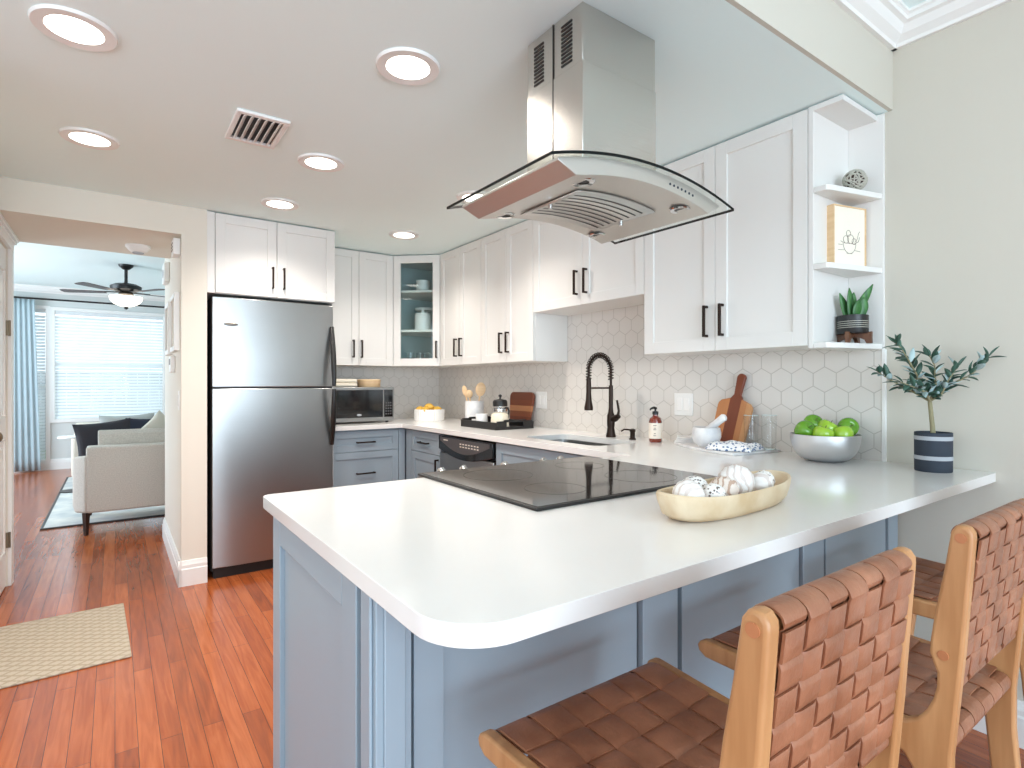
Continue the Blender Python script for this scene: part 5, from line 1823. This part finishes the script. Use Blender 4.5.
for i in range(2):
    w_ = (xr - xl - 0.14) / 2
    x0 = xl + 0.07 + i * w_
    MB().box(x0 + 0.004, x0 + w_ - 0.004, 0.20, 0.85, 0.342, 0.48).obj('seat_cushion', M['sofa'], t, bevel=0.03, seg=4)
    MB().prism([(0.165, 0.482), (0.17, 0.80), (0.20, 0.835), (0.25, 0.83), (0.34, 0.50), (0.33, 0.482)], lambda p, a_: (a_, p[0], p[1]), x0 + 0.004, x0 + w_ - 0.004).obj('back_cushion', M['sofa'], t, bevel=0.025, seg=4)
for x, y in ((xl + 0.0, 0.045), (xr - 0.0, 0.045), (xl + 0.0, 0.82), (xr, 0.82)):
    z0 = 0.0 if y < 0.4 else 0.0115
    MB().tube([(x, y, z0), (x, y, 0.181)], [0.016, 0.027], 4).obj('leg', M['espresso'], t)


def pillow(label, m, loc, w_, h_, th_, rot):
    b_ = MB()

    def pf(sgn):
        def f_(u, v):
            x, z = 2 * u - 1, 2 * v - 1
            e_ = (1 - abs(x) ** 2.6) * (1 - abs(z) ** 2.6)
            k_ = 1 - 0.10 * (1 - abs(x) ** 2) * 0 + 0.0
            pinch = 1 - 0.09 * (1 - z * z) if False else 1
            xx = x * w_ / 2 * (1 - 0.08 * (1 - z * z))
            zz = z * h_ / 2 * (1 - 0.08 * (1 - x * x))
            return Vector((xx, sgn * th_ / 2 * max(e_, 0) ** 0.5, zz))
        return f_
    b_.grid(18, 18, pf(1)).grid(18, 18, pf(-1))
    bmesh.ops.remove_doubles(b_.b, verts=b_.b.verts, dist=1e-5)
    bmesh.ops.recalc_face_normals(b_.b, faces=b_.b.faces)
    o_ = b_.obj('throw_pillow', M[m], smooth=1.2)
    o_.location, o_.rotation_euler = loc, rot
    return tag(o_, label, 'pillow', 'throw pillows on the sofa')


pillow('charcoal throw pillow lying slanted at the left end of the sofa', 'charcoal', (-0.07, 6.06, 0.70), 0.42, 0.40, 0.13, (-0.2, -0.1, 0.1))
pillow('light grey throw pillow by the window end of the sofa', 'greyf', (0.10, 6.40, 0.72), 0.44, 0.44, 0.14, (-0.12, -0.04, -0.1))
pillow('navy throw pillow behind the beige one on the sofa', 'navyf', (0.28, 6.25, 0.70), 0.40, 0.42, 0.13, (-0.15, 0.0, 0.1))
pillow('beige throw pillow turned on its corner in front of the navy one', 'beigef', (0.34, 6.10, 0.735), 0.35, 0.35, 0.12, (-0.2, 0.785, 0.0))
t = thing('side_table', 'small round white-topped side table beyond the sofa arm', 'table', (-0.39, 7.99, 0.0115))
MB().lathe([(0, 0.60), (0.13, 0.60), (0.135, 0.606), (0.135, 0.618), (0.13, 0.622), (0, 0.622)], seg=40).obj('table_top', M['trim'], t)
MB().cyl((0.1, 0, 0.01), (0.1, 0, 0.60), 0.012).lathe([(0, 0), (0.12, 0), (0.12, 0.01), (0, 0.012)], seg=32).obj('pedestal', M['black'], t)
t = thing('armchair', 'white armchair partly hidden beyond the sofa by the window', 'armchair', (-0.06, 8.67, 0.0115))
MB().box(-0.36, 0.36, -0.36, 0.36, 0.10, 0.40).obj('seat', M['beigef'], t, bevel=0.04, seg=4)
for x in (-0.36, 0.22):
    MB().box(x, x + 0.14, -0.37, 0.36, 0.12, 0.60).obj('arm', M['beigef'], t, bevel=0.04, seg=4)
MB().box(-0.36, 0.36, 0.22, 0.38, 0.2, 0.72).obj('backrest', M['beigef'], t, bevel=0.05, seg=4)
for x in (-0.3, 0.3):
    for y in (-0.3, 0.3):
        MB().cyl((x, y, 0), (x, y, 0.11), 0.018).obj('leg', M['espresso'], t)
